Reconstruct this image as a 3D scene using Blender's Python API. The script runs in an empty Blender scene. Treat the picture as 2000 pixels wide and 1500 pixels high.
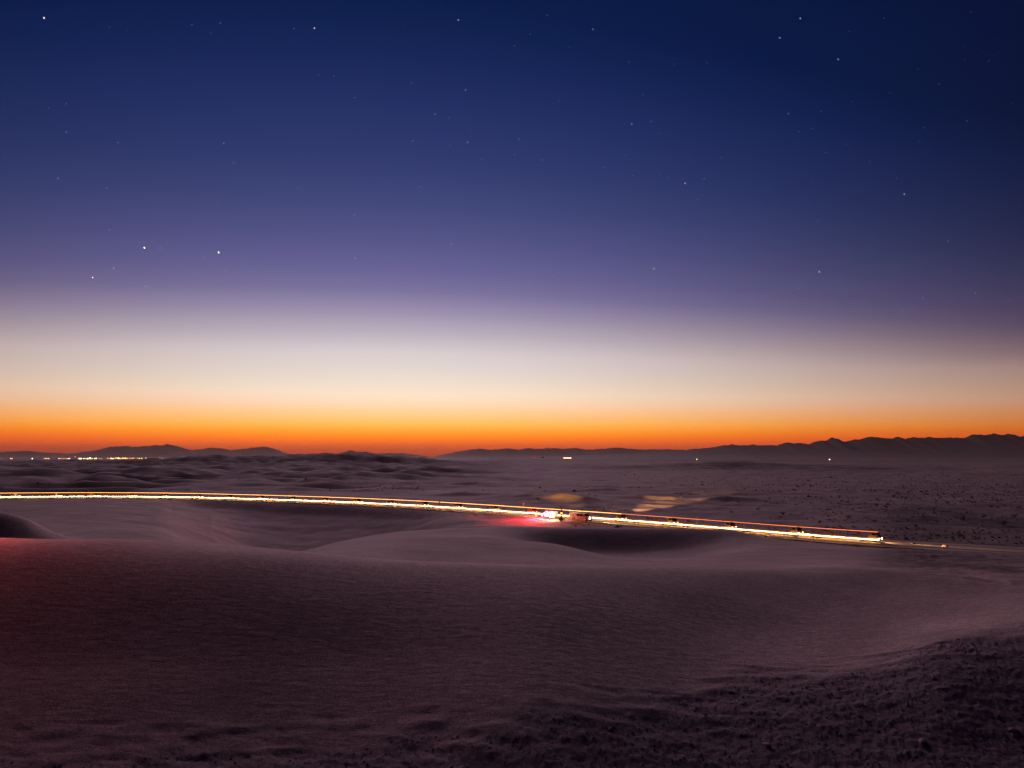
import bpy, bmesh, math, random
import numpy as np
from mathutils import Vector, Matrix
random.seed(7)
rng = np.random.default_rng(11)
R = math.radians
scene = bpy.context.scene
COL = scene.collection

# ------------------------------------------------------------------ camera
ZC = 16.0                      # eye height above the road
F = 1389.0                     # focal length in pixels of a 2000 px wide picture
TILT = math.atan2(142.0, F)
cam_d = bpy.data.cameras.new('camera')
cam_d.sensor_width = 36.0
cam_d.lens = 36.0 * F / 2000.0
cam_d.clip_start = 0.1
cam_d.clip_end = 400000.0
cam = bpy.data.objects.new('camera', cam_d)
COL.objects.link(cam)
cam.location = (0, 0, ZC)
cam.rotation_euler = (math.pi / 2 + TILT, 0, 0)
scene.camera = cam

# ------------------------------------------------------------------ view
scene.view_settings.view_transform = 'Standard'
scene.view_settings.look = 'None'
scene.view_settings.exposure = 0.0
scene.view_settings.gamma = 1.0
scene.view_settings.use_curve_mapping = False
scene.cycles.max_bounces = 6
scene.cycles.diffuse_bounces = 2
scene.cycles.volume_bounces = 1
scene.cycles.use_denoising = True
scene.cycles.sample_clamp_indirect = 3.0

GLOW_AZ = -9.0                # azimuth of the afterglow, degrees right of the view axis


def s2l(c):
    out = []
    for x in c[:3]:
        x = x / 255.0
        out.append(x / 12.92 if x <= 0.04045 else ((x + 0.055) / 1.055) ** 2.4)
    return tuple(out) + (1.0,)


# ------------------------------------------------------------------ sky
world = bpy.data.worlds.new('World')
scene.world = world
world.use_nodes = True
nt = world.node_tree
nt.nodes.clear()
N = nt.nodes.new
L = nt.links.new


def wmath(op, a, b=None, clamp=False):
    n = N('ShaderNodeMath')
    n.operation = op
    n.use_clamp = clamp
    for i, x in enumerate((a, b)):
        if x is None:
            continue
        if isinstance(x, (int, float)):
            n.inputs[i].default_value = x
        else:
            L(x, n.inputs[i])
    return n.outputs[0]


tc = N('ShaderNodeTexCoord')
sep = N('ShaderNodeSeparateXYZ')
L(tc.outputs['Generated'], sep.inputs[0])
elev = wmath('ARCSINE', wmath('MAXIMUM', wmath('MINIMUM', sep.outputs['Z'], 1.0), -1.0))
elev = wmath('MAXIMUM', elev, 0.0)
# the glow fades and its bands sink with the angle away from where the sun went down
gx, gy = math.sin(R(GLOW_AZ)), math.cos(R(GLOW_AZ))
hl = wmath('SQRT', wmath('ADD', wmath('MULTIPLY', sep.outputs['X'], sep.outputs['X']),
                         wmath('MULTIPLY', sep.outputs['Y'], sep.outputs['Y'])))
hl = wmath('MAXIMUM', hl, 1e-4)
dot = wmath('DIVIDE', wmath('ADD', wmath('MULTIPLY', sep.outputs['X'], gx), wmath('MULTIPLY', sep.outputs['Y'], gy)), hl)
ang = wmath('ARCCOSINE', wmath('MAXIMUM', wmath('MINIMUM', dot, 1.0), -1.0))
a2 = wmath('MULTIPLY', ang, ang)
e_low = wmath('MINIMUM', elev, 0.5)
lift = wmath('ADD', wmath('MULTIPLY', a2, 0.645), wmath('MULTIPLY', wmath('MULTIPLY', a2, a2), 0.37))
lift = wmath('MULTIPLY', wmath('MINIMUM', lift, 1.6), wmath('MINIMUM', wmath('MULTIPLY', elev, 1.0 / R(6.8)), 1.0))
elev = wmath('MULTIPLY', elev, wmath('ADD', lift, 1.0))
fac = wmath('POWER', wmath('MINIMUM', wmath('MULTIPLY', elev, 2.0 / math.pi), 1.0), 0.5)
ramp = N('ShaderNodeValToRGB')
L(fac, ramp.inputs[0])
SKY = [  # (row of the picture on the view axis, sRGB)
    (892, (190, 66, 30)), (880, (240, 92, 22)), (868, (292, 122, 14)), (858, (308, 146, 16)),
    (845, (306, 182, 36)), (830, (300, 210, 94)), (810, (286, 224, 152)), (790, (276, 234, 194)),
    (770, (265, 240, 214)), (735, (242, 228, 216)), (690, (223, 211, 214)), (650, (190, 178, 194)),
    (610, (156, 145, 176)), (570, (124, 116, 160)), (530, (104, 100, 151)), (470, (84, 85, 138)),
    (400, (64, 72, 124)), (320, (48, 59, 112)), (220, (34, 48, 101)), (110, (16, 37, 88)),
    (0, (3, 28, 74)),
]
SKY_GAIN = 2.0
stops = []
for v, c in SKY:
    e = TILT + math.atan2(750 - v, F)
    stops.append((math.sqrt(max(e, 0) / (math.pi / 2)), s2l(c)))
stops.append((0.75, s2l((0, 17, 56))))
stops.append((1.0, s2l((2, 12, 44))))
cr = ramp.color_ramp
cr.interpolation = 'LINEAR'
while len(cr.elements) < len(stops):
    cr.elements.new(0.5)
for el, (p, c) in zip(cr.elements, stops):
    el.position = p
    el.color = tuple(x / SKY_GAIN for x in c[:3]) + (1,)
comb = N('ShaderNodeCombineColor')
for i, (c0_, c1_, fl) in enumerate(((1.083, 1.138, 0.08), (2.067, -2.756, 0.08), (2.485, -3.951, 0.08))):
    rate = wmath('ADD', wmath('MULTIPLY', e_low, c1_), c0_)
    g = wmath('EXPONENT', wmath('MULTIPLY', wmath('MULTIPLY', a2, rate), -1.0))
    g = wmath('ADD', wmath('MULTIPLY', g, 1.0 - fl), fl)
    L(g, comb.inputs[i])
mul = N('ShaderNodeMix')
mul.data_type = 'RGBA'
mul.blend_type = 'MULTIPLY'
mul.inputs[0].default_value = 1.0
L(ramp.outputs[0], mul.inputs[6])
L(comb.outputs[0], mul.inputs[7])
nish = N('ShaderNodeTexSky')
nish.sky_type = 'NISHITA'
nish.sun_disc = False
nish.sun_elevation = R(-4.0)
nish.sun_rotation = R(GLOW_AZ)
bg1 = N('ShaderNodeBackground')
L(nish.outputs[0], bg1.inputs[0])
bg1.inputs[1].default_value = 0.01
bg2 = N('ShaderNodeBackground')
L(mul.outputs[2], bg2.inputs[0])
bg2.inputs[1].default_value = SKY_GAIN
add = N('ShaderNodeAddShader')
L(bg1.outputs[0], add.inputs[0])
L(bg2.outputs[0], add.inputs[1])
wo = N('ShaderNodeOutputWorld')
L(add.outputs[0], wo.inputs[0])

# ------------------------------------------------------------------ the low afterglow as the one sun lamp
sd = bpy.data.lights.new('sun', 'SUN')
sd.energy = 1.62
sd.angle = R(42)
sd.color = (1.0, 0.63, 0.78)
sun = bpy.data.objects.new('sun', sd)
COL.objects.link(sun)
sdir = Vector((math.sin(R(GLOW_AZ)) * math.cos(R(13)), math.cos(R(GLOW_AZ)) * math.cos(R(13)), math.sin(R(13))))
sun.rotation_euler = sdir.to_track_quat('Z', 'Y').to_euler()

# ------------------------------------------------------------------ helpers
CT, ST = math.cos(TILT), math.sin(TILT)


def P(u, v, d):
    """a point seen at pixel (u, v) of the 2000x1500 photograph, d metres ahead"""
    X = (u - 1000.0) / F
    Y = (750.0 - v) / F
    k = d / (CT - Y * ST)
    return Vector((X * k, d, ZC + k * (ST + Y * CT)))


def slope(v):
    Y = (750.0 - v) / F
    return (ST + Y * CT) / (CT - Y * ST)


def depth_at(v, z):
    return (z - ZC) / slope(v)


def mat(name, color, rough=0.8, metal=0.0, emit=None, strength=0.0):
    m = bpy.data.materials.new(name)
    m.use_nodes = True
    b = m.node_tree.nodes['Principled BSDF']
    b.inputs['Base Color'].default_value = tuple(color[:3]) + (1,)
    b.inputs['Roughness'].default_value = rough
    b.inputs['Metallic'].default_value = metal
    if emit:
        b.inputs['Emission Color'].default_value = tuple(emit[:3]) + (1,)
        b.inputs['Emission Strength'].default_value = strength
    return m


def noisy(m, amount=0.25, scale=6.0):
    """break the flat colour of a material up with a little dirt"""
    t = m.node_tree
    b = t.nodes['Principled BSDF']
    c = tuple(b.inputs['Base Color'].default_value)
    co = t.nodes.new('ShaderNodeTexCoord')
    n = t.nodes.new('ShaderNodeTexNoise')
    n.inputs['Scale'].default_value = scale
    n.inputs['Detail'].default_value = 4
    t.links.new(co.outputs['Object'], n.inputs['Vector'])
    r = t.nodes.new('ShaderNodeValToRGB')
    r.color_ramp.elements[0].position = 0.3
    r.color_ramp.elements[1].position = 0.7
    r.color_ramp.elements[0].color = tuple(x * (1 - amount) for x in c[:3]) + (1,)
    r.color_ramp.elements[1].color = tuple(min(1, x * (1 + amount)) for x in c[:3]) + (1,)
    t.links.new(n.outputs[0], r.inputs[0])
    t.links.new(r.outputs[0], b.inputs['Base Color'])
    return m


M = {}
M['white_paint'] = noisy(mat('white_paint', (0.72, 0.70, 0.66), 0.4))
M['tan_paint'] = noisy(mat('tan_paint', (0.30, 0.24, 0.11), 0.4))
M['dark_paint'] = noisy(mat('dark_paint', (0.26, 0.20, 0.20), 0.8))
M['steel'] = noisy(mat('steel', (0.10, 0.09, 0.09), 0.5, 0.6))
M['galvanised'] = noisy(mat('galvanised', (0.30, 0.29, 0.28), 0.5, 0.3))
M['rubber'] = mat('rubber', (0.02, 0.02, 0.02), 0.9)
M['glass'] = mat('glass', (0.02, 0.02, 0.025), 0.1)
M['red_sign'] = mat('red_sign', (0.55, 0.06, 0.04), 0.5)
M['yellow_sign'] = mat('yellow_sign', (0.80, 0.50, 0.05), 0.5)
M['black'] = mat('black', (0.02, 0.02, 0.02), 0.6)
M['rock'] = noisy(mat('rock', (0.36, 0.29, 0.23), 0.9), 0.3, 3)
M['shrub'] = noisy(mat('shrub', (0.075, 0.075, 0.04), 0.8), 0.4, 2)
M['dry_shrub'] = noisy(mat('dry_shrub', (0.20, 0.17, 0.09), 0.8), 0.4, 2)
M['low_trail_glow'] = mat('low_trail_glow', (0.8, 0.8, 0.8), 0.4, 0, (1.0, 0.44, 0.13), 85.0)  # glow imitating the lower light trail
M['top_trail_glow'] = mat('top_trail_glow', (0.8, 0.6, 0.3), 0.4, 0, (1.0, 0.42, 0.07), 9.0)
M['top_trail_glow_red'] = mat('top_trail_glow_red', (0.8, 0.3, 0.2), 0.4, 0, (1.0, 0.20, 0.05), 3.6)
M['lamp_white'] = mat('lamp_white', (0.9, 0.9, 0.85), 0.3, 0, (1.0, 0.88, 0.62), 60.0)
M['lamp_head'] = mat('lamp_head', (0.9, 0.9, 0.85), 0.3, 0, (1.0, 0.80, 0.5), 15.0)
M['lamp_tail'] = mat('lamp_tail', (0.5, 0.05, 0.04), 0.3, 0, (1.0, 0.05, 0.03), 10.0)
M['amber_glow'] = mat('amber_glow', (0.8, 0.5, 0.1), 0.3, 0, (1.0, 0.6, 0.08), 8.0)


class MB:
    """collects simple solids into one mesh"""

    def __init__(self):
        self.bm = bmesh.new()

    def box(self, c, s, rot=None, bev=0.0):
        g = bmesh.ops.create_cube(self.bm, size=1.0)
        vs = g['verts']
        bmesh.ops.scale(self.bm, vec=s, verts=vs)
        if bev > 0:
            es = list({e for v in vs for e in v.link_edges})
            r = bmesh.ops.bevel(self.bm, geom=es, offset=bev, segments=2, affect='EDGES')
            vs = [v for v in r['verts']]
        if rot is not None:
            bmesh.ops.rotate(self.bm, cent=(0, 0, 0), matrix=rot, verts=vs)
        bmesh.ops.translate(self.bm, vec=c, verts=vs)
        return self

    def cyl(self, a, b, r, seg=8, r2=None):
        a, b = Vector(a), Vector(b)
        d = b - a
        q = d.to_track_quat('Z', 'Y').to_matrix()
        g = bmesh.ops.create_cone(self.bm, cap_ends=True, segments=seg, radius1=r,
                                  radius2=r if r2 is None else r2, depth=d.length)
        bmesh.ops.rotate(self.bm, cent=(0, 0, 0), matrix=q, verts=g['verts'])
        bmesh.ops.translate(self.bm, vec=(a + b) / 2, verts=g['verts'])
        return self

    def prism(self, pts, y0, y1):
        """outline in the x-z plane, extruded along y"""
        A = [self.bm.verts.new((x, y0, z)) for x, z in pts]
        B = [self.bm.verts.new((x, y1, z)) for x, z in pts]
        n = len(pts)
        self.bm.faces.new(A)
        self.bm.faces.new(B[::-1])
        for i in range(n):
            self.bm.faces.new((A[i], B[i], B[(i + 1) % n], A[(i + 1) % n]))
        return self

    def ball(self, c, r, sc=(1, 1, 1), sub=1, jit=0.0):
        g = bmesh.ops.create_icosphere(self.bm, subdivisions=sub, radius=r)
        for v in g['verts']:
            k = 1 + random.uniform(-jit, jit)
            v.co = Vector((v.co.x * sc[0] * k, v.co.y * sc[1] * k, v.co.z * sc[2] * k)) + Vector(c)
        return self

    def leaf(self, c, s):
        a = random.uniform(0, 6.28)
        t = random.uniform(-1, 1)
        d1 = Vector((math.cos(a), math.sin(a), t)).normalized() * s
        d2 = d1.orthogonal().normalized() * s * 0.45
        c = Vector(c)
        vs = [self.bm.verts.new(p) for p in (c - d1, c + d2, c + d1, c - d2)]
        self.bm.faces.new(vs)
        return self

    def build(self, name, m, parent=None):
        bmesh.ops.recalc_face_normals(self.bm, faces=self.bm.faces)
        me = bpy.data.meshes.new(name)
        self.bm.to_mesh(me)
        self.bm.free()
        me.materials.append(m)
        o = bpy.data.objects.new(name, me)
        COL.objects.link(o)
        if parent is not None:
            o.parent = parent
        return o


def tag(o, label=None, cat=None, group=None, kind=None):
    if label:
        o['label'] = label
    if cat:
        o['category'] = cat
    if group:
        o['group'] = group
    if kind:
        o['kind'] = kind
    return o


def empty(name, loc=(0, 0, 0), rz=0.0):
    o = bpy.data.objects.new(name, None)
    o.empty_display_size = 0.3
    COL.objects.link(o)
    o.location = loc
    o.rotation_euler = (0, 0, rz)
    return o


def copy_tree(o, parent=None):
    c = o.copy()
    COL.objects.link(c)
    c.parent = parent
    for ch in list(o.children):
        copy_tree(ch, c)
    return c


# ------------------------------------------------------------------ noise
_perm = rng.permutation(4096)
_gr = rng.uniform(0, 2 * np.pi, 4096)
_gx, _gy = np.cos(_gr), np.sin(_gr)


def perlin(x, y):
    xi = np.floor(x).astype(np.int64)
    yi = np.floor(y).astype(np.int64)
    xf, yf = x - xi, y - yi

    def g(ix, iy, fx, fy):
        h = _perm[(_perm[ix & 4095] + iy) & 4095]
        return _gx[h] * fx + _gy[h] * fy
    ux = xf * xf * xf * (xf * (xf * 6 - 15) + 10)
    uy = yf * yf * yf * (yf * (yf * 6 - 15) + 10)
    a = g(xi, yi, xf, yf)
    b = g(xi + 1, yi, xf - 1, yf)
    c = g(xi, yi + 1, xf, yf - 1)
    d = g(xi + 1, yi + 1, xf - 1, yf - 1)
    return (a + ux * (b - a)) + uy * ((c + ux * (d - c)) - (a + ux * (b - a)))


def fbm(x, y, o=4, gain=0.5):
    s = 0
    a = 1.0
    for i in range(o):
        s = s + a * perlin(x * 2 ** i + 17.3 * i, y * 2 ** i - 9.1 * i)
        a *= gain
    return s


def pchip_slopes(x, y):
    h = np.diff(x)
    d = np.diff(y) / h
    m = np.zeros_like(y)
    for i in range(1, len(x) - 1):
        if d[i - 1] * d[i] > 0:
            w1, w2 = 2 * h[i] + h[i - 1], h[i] + 2 * h[i - 1]
            m[i] = (w1 + w2) / (w1 / d[i - 1] + w2 / d[i])
    m[0], m[-1] = d[0], d[-1]
    return m


def hermite(x, y, m, q):
    k = np.clip(np.searchsorted(x, q) - 1, 0, len(x) - 2)
    h = x[k + 1] - x[k]
    t = np.clip((q - x[k]) / h, 0, 1)
    t2, t3 = t * t, t * t * t
    return ((2 * t3 - 3 * t2 + 1) * y[k] + (t3 - 2 * t2 + t) * h * m[k]
            + (-2 * t3 + 3 * t2) * y[k + 1] + (t3 - t2) * h * m[k + 1])


def curve(pts, q):
    a = np.array([p[0] for p in pts], float)
    b = np.array([p[1] for p in pts], float)
    if len(a) == 1:
        return np.full_like(q, b[0])
    q = np.clip(q, a[0], a[-1])
    return hermite(a, b, pchip_slopes(a, b), q)


# ------------------------------------------------------------------ the road's line on the ground
LOW_H, TOP_H = 0.50, 1.95
TRAIL = [(0, 971), (178, 970), (300, 970.4), (400, 972.2), (500, 975), (600, 978), (700, 982), (800, 986.7),
         (900, 992.7), (1000, 999.8), (1100, 1007.2), (1200, 1014.5), (1300, 1022.5), (1400, 1030.5),
         (1500, 1038.8), (1600, 1047), (1700, 1054.5), (1850, 1063), (2000, 1071)]
_uu = np.linspace(0, 2000, 101)
_vv = curve(TRAIL, _uu)
ROAD = []
for u, v in zip(_uu, _vv):
    d = (LOW_H - ZC) / slope(v)
    p = P(u, v, d)
    ROAD.append((p.x, p.y))
ROAD = np.array(ROAD)
# extend both ends
a0 = ROAD[0] - ROAD[5]
a0 = a0 / np.linalg.norm(a0)
a1 = ROAD[-1] - ROAD[-6]
a1 = a1 / np.linalg.norm(a1)
pre = [ROAD[0] + a0 * k * 12 + np.array([0, -0.010 * (k * 12) ** 1.5]) for k in range(40, 0, -1)]
post = [ROAD[-1] + a1 * k * 8 for k in range(1, 40)]
ROAD = np.vstack([pre, ROAD, post])
for _ in range(12):
    ROAD[1:-1] = 0.25 * ROAD[:-2] + 0.5 * ROAD[1:-1] + 0.25 * ROAD[2:]
_seg = np.r_[0, np.cumsum(np.hypot(*np.diff(ROAD, axis=0).T))]


def road_pt(s):
    return np.array([np.interp(s, _seg, ROAD[:, 0]), np.interp(s, _seg, ROAD[:, 1])])


def road_dir(s):
    d = road_pt(s + 1.0) - road_pt(s - 1.0)
    return d / np.linalg.norm(d)


def road_s_at_u(u):
    best = min(range(len(ROAD)), key=lambda i: abs(1000 + F * ROAD[i, 0] / max(ROAD[i, 1], 1) * 1.0 - u)
               + (1e6 if ROAD[i, 1] < 30 else 0))
    return _seg[best]


def road_dist(x, y):
    out = np.full(x.shape, 1e9)
    for i in range(0, len(ROAD) - 1, 1):
        a, b = ROAD[i], ROAD[i + 1]
        ab = b - a
        t = np.clip(((x - a[0]) * ab[0] + (y - a[1]) * ab[1]) / (ab @ ab), 0, 1)
        dd = np.hypot(x - a[0] - t * ab[0], y - a[1] - t * ab[1])
        np.minimum(out, dd, out=out)
    return out


# ------------------------------------------------------------------ the lie of the land
# every line: depth by column, then height by column, either as a picture row ('v') or in metres ('z')
def RD(off):
    return [(u, (LOW_H - ZC) / slope(v) + off) for u, v in TRAIL]


LAND = [
    ([(0, 1.6)], 'z', [(0, 12.0)]),
    ([(0, 9.2), (1000, 9.7), (2000, 10.8)], 'v', [(0, 1660), (1000, 1640), (2000, 1555)]),
    ([(0, 11.3), (1000, 12.2), (1500, 14.4), (2000, 17.0)], 'v',
     [(0, 1494), (500, 1478), (700, 1465), (1000, 1428), (1300, 1385), (1500, 1342), (1700, 1300), (1850, 1255), (2000, 1232)]),
    ([(0, 14.0), (1000, 14.8), (1500, 18.3), (2000, 22.0)], 'v', [(0, 1318), (500, 1312), (1000, 1286), (1500, 1235), (2000, 1176)]),
    ([(0, 20.5), (1000, 21.0), (1500, 25.0), (2000, 29.5)], 'v',
     [(0, 1058), (150, 1063), (300, 1069), (450, 1077), (600, 1086), (750, 1098), (900, 1108), (1050, 1115),
      (1200, 1118), (1400, 1119), (1600, 1122), (1800, 1126), (2000, 1128)]),
    ([(0, 34.0), (1000, 35.0), (2000, 38.0)], 'v',
     [(0, 1072), (140, 1068), (200, 1061.5), (280, 1061), (360, 1066), (450, 1077), (520, 1092), (700, 1108), (900, 1120),
      (1100, 1126), (1300, 1122), (1500, 1112), (1700, 1108), (2000, 1112)]),
    ([(0, 56.0), (150, 55.0), (300, 50.0), (450, 48.0)], 'v',
     [(0, 1066), (120, 1070), (300, 1084), (500, 1090), (600, 1083), (700, 1080), (800, 1086), (900, 1090), (1000, 1090),
      (1100, 1095), (1200, 1101), (1300, 1103), (1400, 1101), (1500, 1098), (1700, 1094), (2000, 1100)]),
    ([(0, 62.0)], 'v',
     [(-200, 985), (0, 1000), (50, 1012), (100, 1037), (150, 1055), (200, 1067), (300, 1078), (450, 1086), (560, 1081), (650, 1064), (750, 1054),
      (850, 1049), (950, 1051), (1000, 1056), (1050, 1059), (1100, 1066), (1150, 1078), (1200, 1088), (1280, 1091),
      (1380, 1086), (1450, 1076), (1500, 1072), (1700, 1074), (2000, 1086)]),
    ([(0, 66.0)], 'v',
     [(-200, 1000), (0, 1010), (50, 1021), (100, 1043), (150, 1054), (200, 1062), (300, 1074), (450, 1085), (560, 1082), (650, 1064), (750, 1052),
      (850, 1047), (950, 1049), (1000, 1056), (1050, 1062), (1100, 1071), (1150, 1083), (1200, 1092), (1280, 1095),
      (1380, 1088), (1450, 1074), (1500, 1068), (1700, 1073), (2000, 1085)]),
    ([(0, 79.0)], 'v',
     [(0, 1025), (100, 1048), (140, 1043), (200, 1037), (270, 1040), (330, 1053), (400, 1068), (500, 1080), (560, 1083), (650, 1062), (750, 1048),
      (850, 1041), (950, 1041), (1000, 1048), (1050, 1063), (1100, 1076), (1200, 1081), (1300, 1077), (1380, 1068),
      (1450, 1056), (1500, 1057), (1600, 1063), (1700, 1070), (2000, 1082)]),
    ([(0, 87.0)], 'v',
     [(0, 1030), (100, 1046), (200, 1050), (300, 1056), (400, 1064), (500, 1074), (560, 1080), (600, 1074), (650, 1061), (700, 1050), (750, 1042),
      (800, 1037), (850, 1034), (900, 1032), (1000, 1031), (1100, 1032), (1200, 1032), (1300, 1033), (1400, 1035),
      (1440, 1039), (1480, 1047), (1520, 1053), (1600, 1062), (1700, 1070), (2000, 1081)]),
    ([(0, 150.0), (600, 148.0), (1000, 132.0), (1400, 114.0), (2000, 101.0)], 'z',
     [(0, 3.6), (150, 4.0), (300, 3.0), (400, -1.2), (500, -6.0), (600, -8.0), (750, -7.5), (850, -3.6), (950, 0.2),
      (1050, -0.2), (1400, 0.0), (1500, 0.3), (2000, 0.4)]),
    (RD(-24.0), 'z', [(0, 0.5), (150, 0.9), (300, 0.5), (420, -1.8), (600, -2.9), (800, -2.2), (900, -0.1), (1000, -0.4), (2000, 0.1)]),
    (RD(-8.0), 'z', [(0, 0.0), (420, 0.0), (800, 0.0), (1000, 0.0), (2000, 0.0)]),
    (RD(9.0), 'z', [(0, -0.05), (2000, -0.05)]),
    (RD(60.0), 'z', [(0, 0.3), (1000, -0.2), (2000, -0.2)]),
    ([(0, 520.0)], 'z', [(0, 1.5), (700, 1.8), (900, 0.5), (1000, 0.0), (2000, 0.0)]),
    ([(0, 880.0)], 'z', [(0, 1.0), (600, 2.5), (900, 0.3), (1120, 0.0), (1420, -0.5), (2000, 0.0)]),
    ([(0, 1000.0)], 'z',
     [(0, 2.0), (300, 4.0), (600, 5.5), (800, 3.0), (900, 0.5), (1120, 0.0), (1300, 5.4), (1420, 8.0), (1500, 6.6), (1620, 2.4), (2000, 0.2)]),
    ([(0, 1375.0)], 'z', [(0, -3.0), (900, -1.0), (1120, 0.0), (2000, 0.0)]),
    ([(0, 1500.0)], 'v',
     [(0, 906), (60, 904), (100, 902), (150, 902), (200, 903), (250, 900), (300, 898), (350, 895.5), (410, 890.5), (460, 891.5),
      (500, 893), (560, 891), (600, 889), (640, 887.5), (700, 889.5), (780, 893), (830, 898), (900, 904), (1000, 907), (2000, 907)]),
    ([(0, 2600.0)], 'z', [(0, 0.0)]),
    ([(0, 6000.0)], 'z', [(0, 0.0)]),
    ([(0, 20000.0)], 'z', [(0, 0.0)]),
    ([(0, 50000.0)], 'z', [(0, 0.0)]),
]
UQ = np.arange(-1200, 3201, 8.0)
KN = []
for dep, mode, hs in LAND:
    dd = curve(dep, UQ) if len(dep) > 1 else np.full_like(UQ, dep[0][1])
    if mode == 'v':
        vv = curve(hs, UQ) if len(hs) > 1 else np.full_like(UQ, hs[0][1])
        Y = (750.0 - vv) / F
        k = dd / (CT - Y * ST)
        x = (UQ - 1000.0) / F * k
        z = ZC + k * (ST + Y * CT)
    else:
        z = curve(hs, UQ) if len(hs) > 1 else np.full_like(UQ, hs[0][1])
        Y = (ST - (z - ZC) / dd * -1 * 0) * 0  # straight columns are close enough for plain heights
        sl = (z - ZC) / dd
        Yv = (sl * CT - ST) / (CT + sl * ST)
        k = dd / (CT - Yv * ST)
        x = (UQ - 1000.0) / F * k
    phi = np.arctan2(x, dd)
    KN.append((phi, np.hypot(x, dd), z))


def base_height(phi, r):
    """phi: one azimuth, r: array of distances"""
    rk = np.array([np.interp(phi, a, b) for a, b, c in KN])
    zk = np.array([np.interp(phi, a, c) for a, b, c in KN])
    for i in range(1, len(rk)):
        if rk[i] <= rk[i - 1] * 1.01:
            rk[i] = rk[i - 1] * 1.01
    x = np.log(rk)
    return hermite(x, zk, pchip_slopes(x, zk), np.log(np.maximum(r, rk[0])))


def sstep(a, b, x):
    t = np.clip((x - a) / (b - a), 0, 1)
    return t * t * (3 - 2 * t)


def U_of(x, y):
    return 1000 + F * x / np.maximum(y, 0.5)


# the band of rough, wind-cut ground in front: right of / below a line in plan
def gravel_mask(x, y):
    b = np.array([[P(u, v, d).x, d] for u, v, d in
                  ((-300, 1500, 11.0), (0, 1494, 11.3), (500, 1478, 11.7), (700, 1465, 11.9), (1000, 1428, 12.2), (1300, 1385, 13.4),
                   (1500, 1342, 14.4), (1700, 1300, 15.1), (1850, 1255, 16.1), (2000, 1232, 17.0), (2400, 1200, 19.0))])
    yb = np.interp(x, b[:, 0], b[:, 1])
    w = fbm(x * 0.5 + 3, y * 1.4, 4) * 1.3
    return 1 - sstep(-0.9, 1.3, y - yb + w)


MOUNDS = [  # u, depth, height, half width, half depth: low dunes beyond the road that catch the added floodlights
    (1305, 268, 1.3, 7.475, 5), (1250, 275, 0.94, 8.05, 5), (1100, 262, 2.5, 12.65, 8), (1030, 275, 1.9, 12.65, 8), (1400, 262, 1.4, 8.05, 6), (1455, 262, 1.1, 10.35, 6),
    (1270, 330, 0.81, 10.35, 6), (1340, 350, 0.99, 10.35, 6), (1420, 330, 1.1, 11.5, 6), (1180, 330, 0.99, 13.8, 8),
    (900, 300, 1.2, 16.1, 8), (560, 420, 2.5, 16.1, 16), (700, 470, 2.8, 18.4, 16), (820, 520, 3.1, 25.3, 18),
    (310, 520, 4.3, 23, 20), (180, 400, 3.1, 18.4, 16), (60, 480, 3.7, 23, 18), (450, 620, 3.7, 29.9, 22),
    (880, 700, 2.5, 46, 24), (600, 760, 3.1, 34.5, 28), (240, 800, 3.1, 46, 30), (730, 820, 3.7, 41.4, 26),
]


def ridged(x, y):
    n = perlin(x, y)
    n2 = perlin(x * 0.5 + 31, y * 0.5 + 7)
    return (1 - np.sqrt(n * n + 0.006) * 1.9) * (0.75 + 0.8 * n2)


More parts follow.
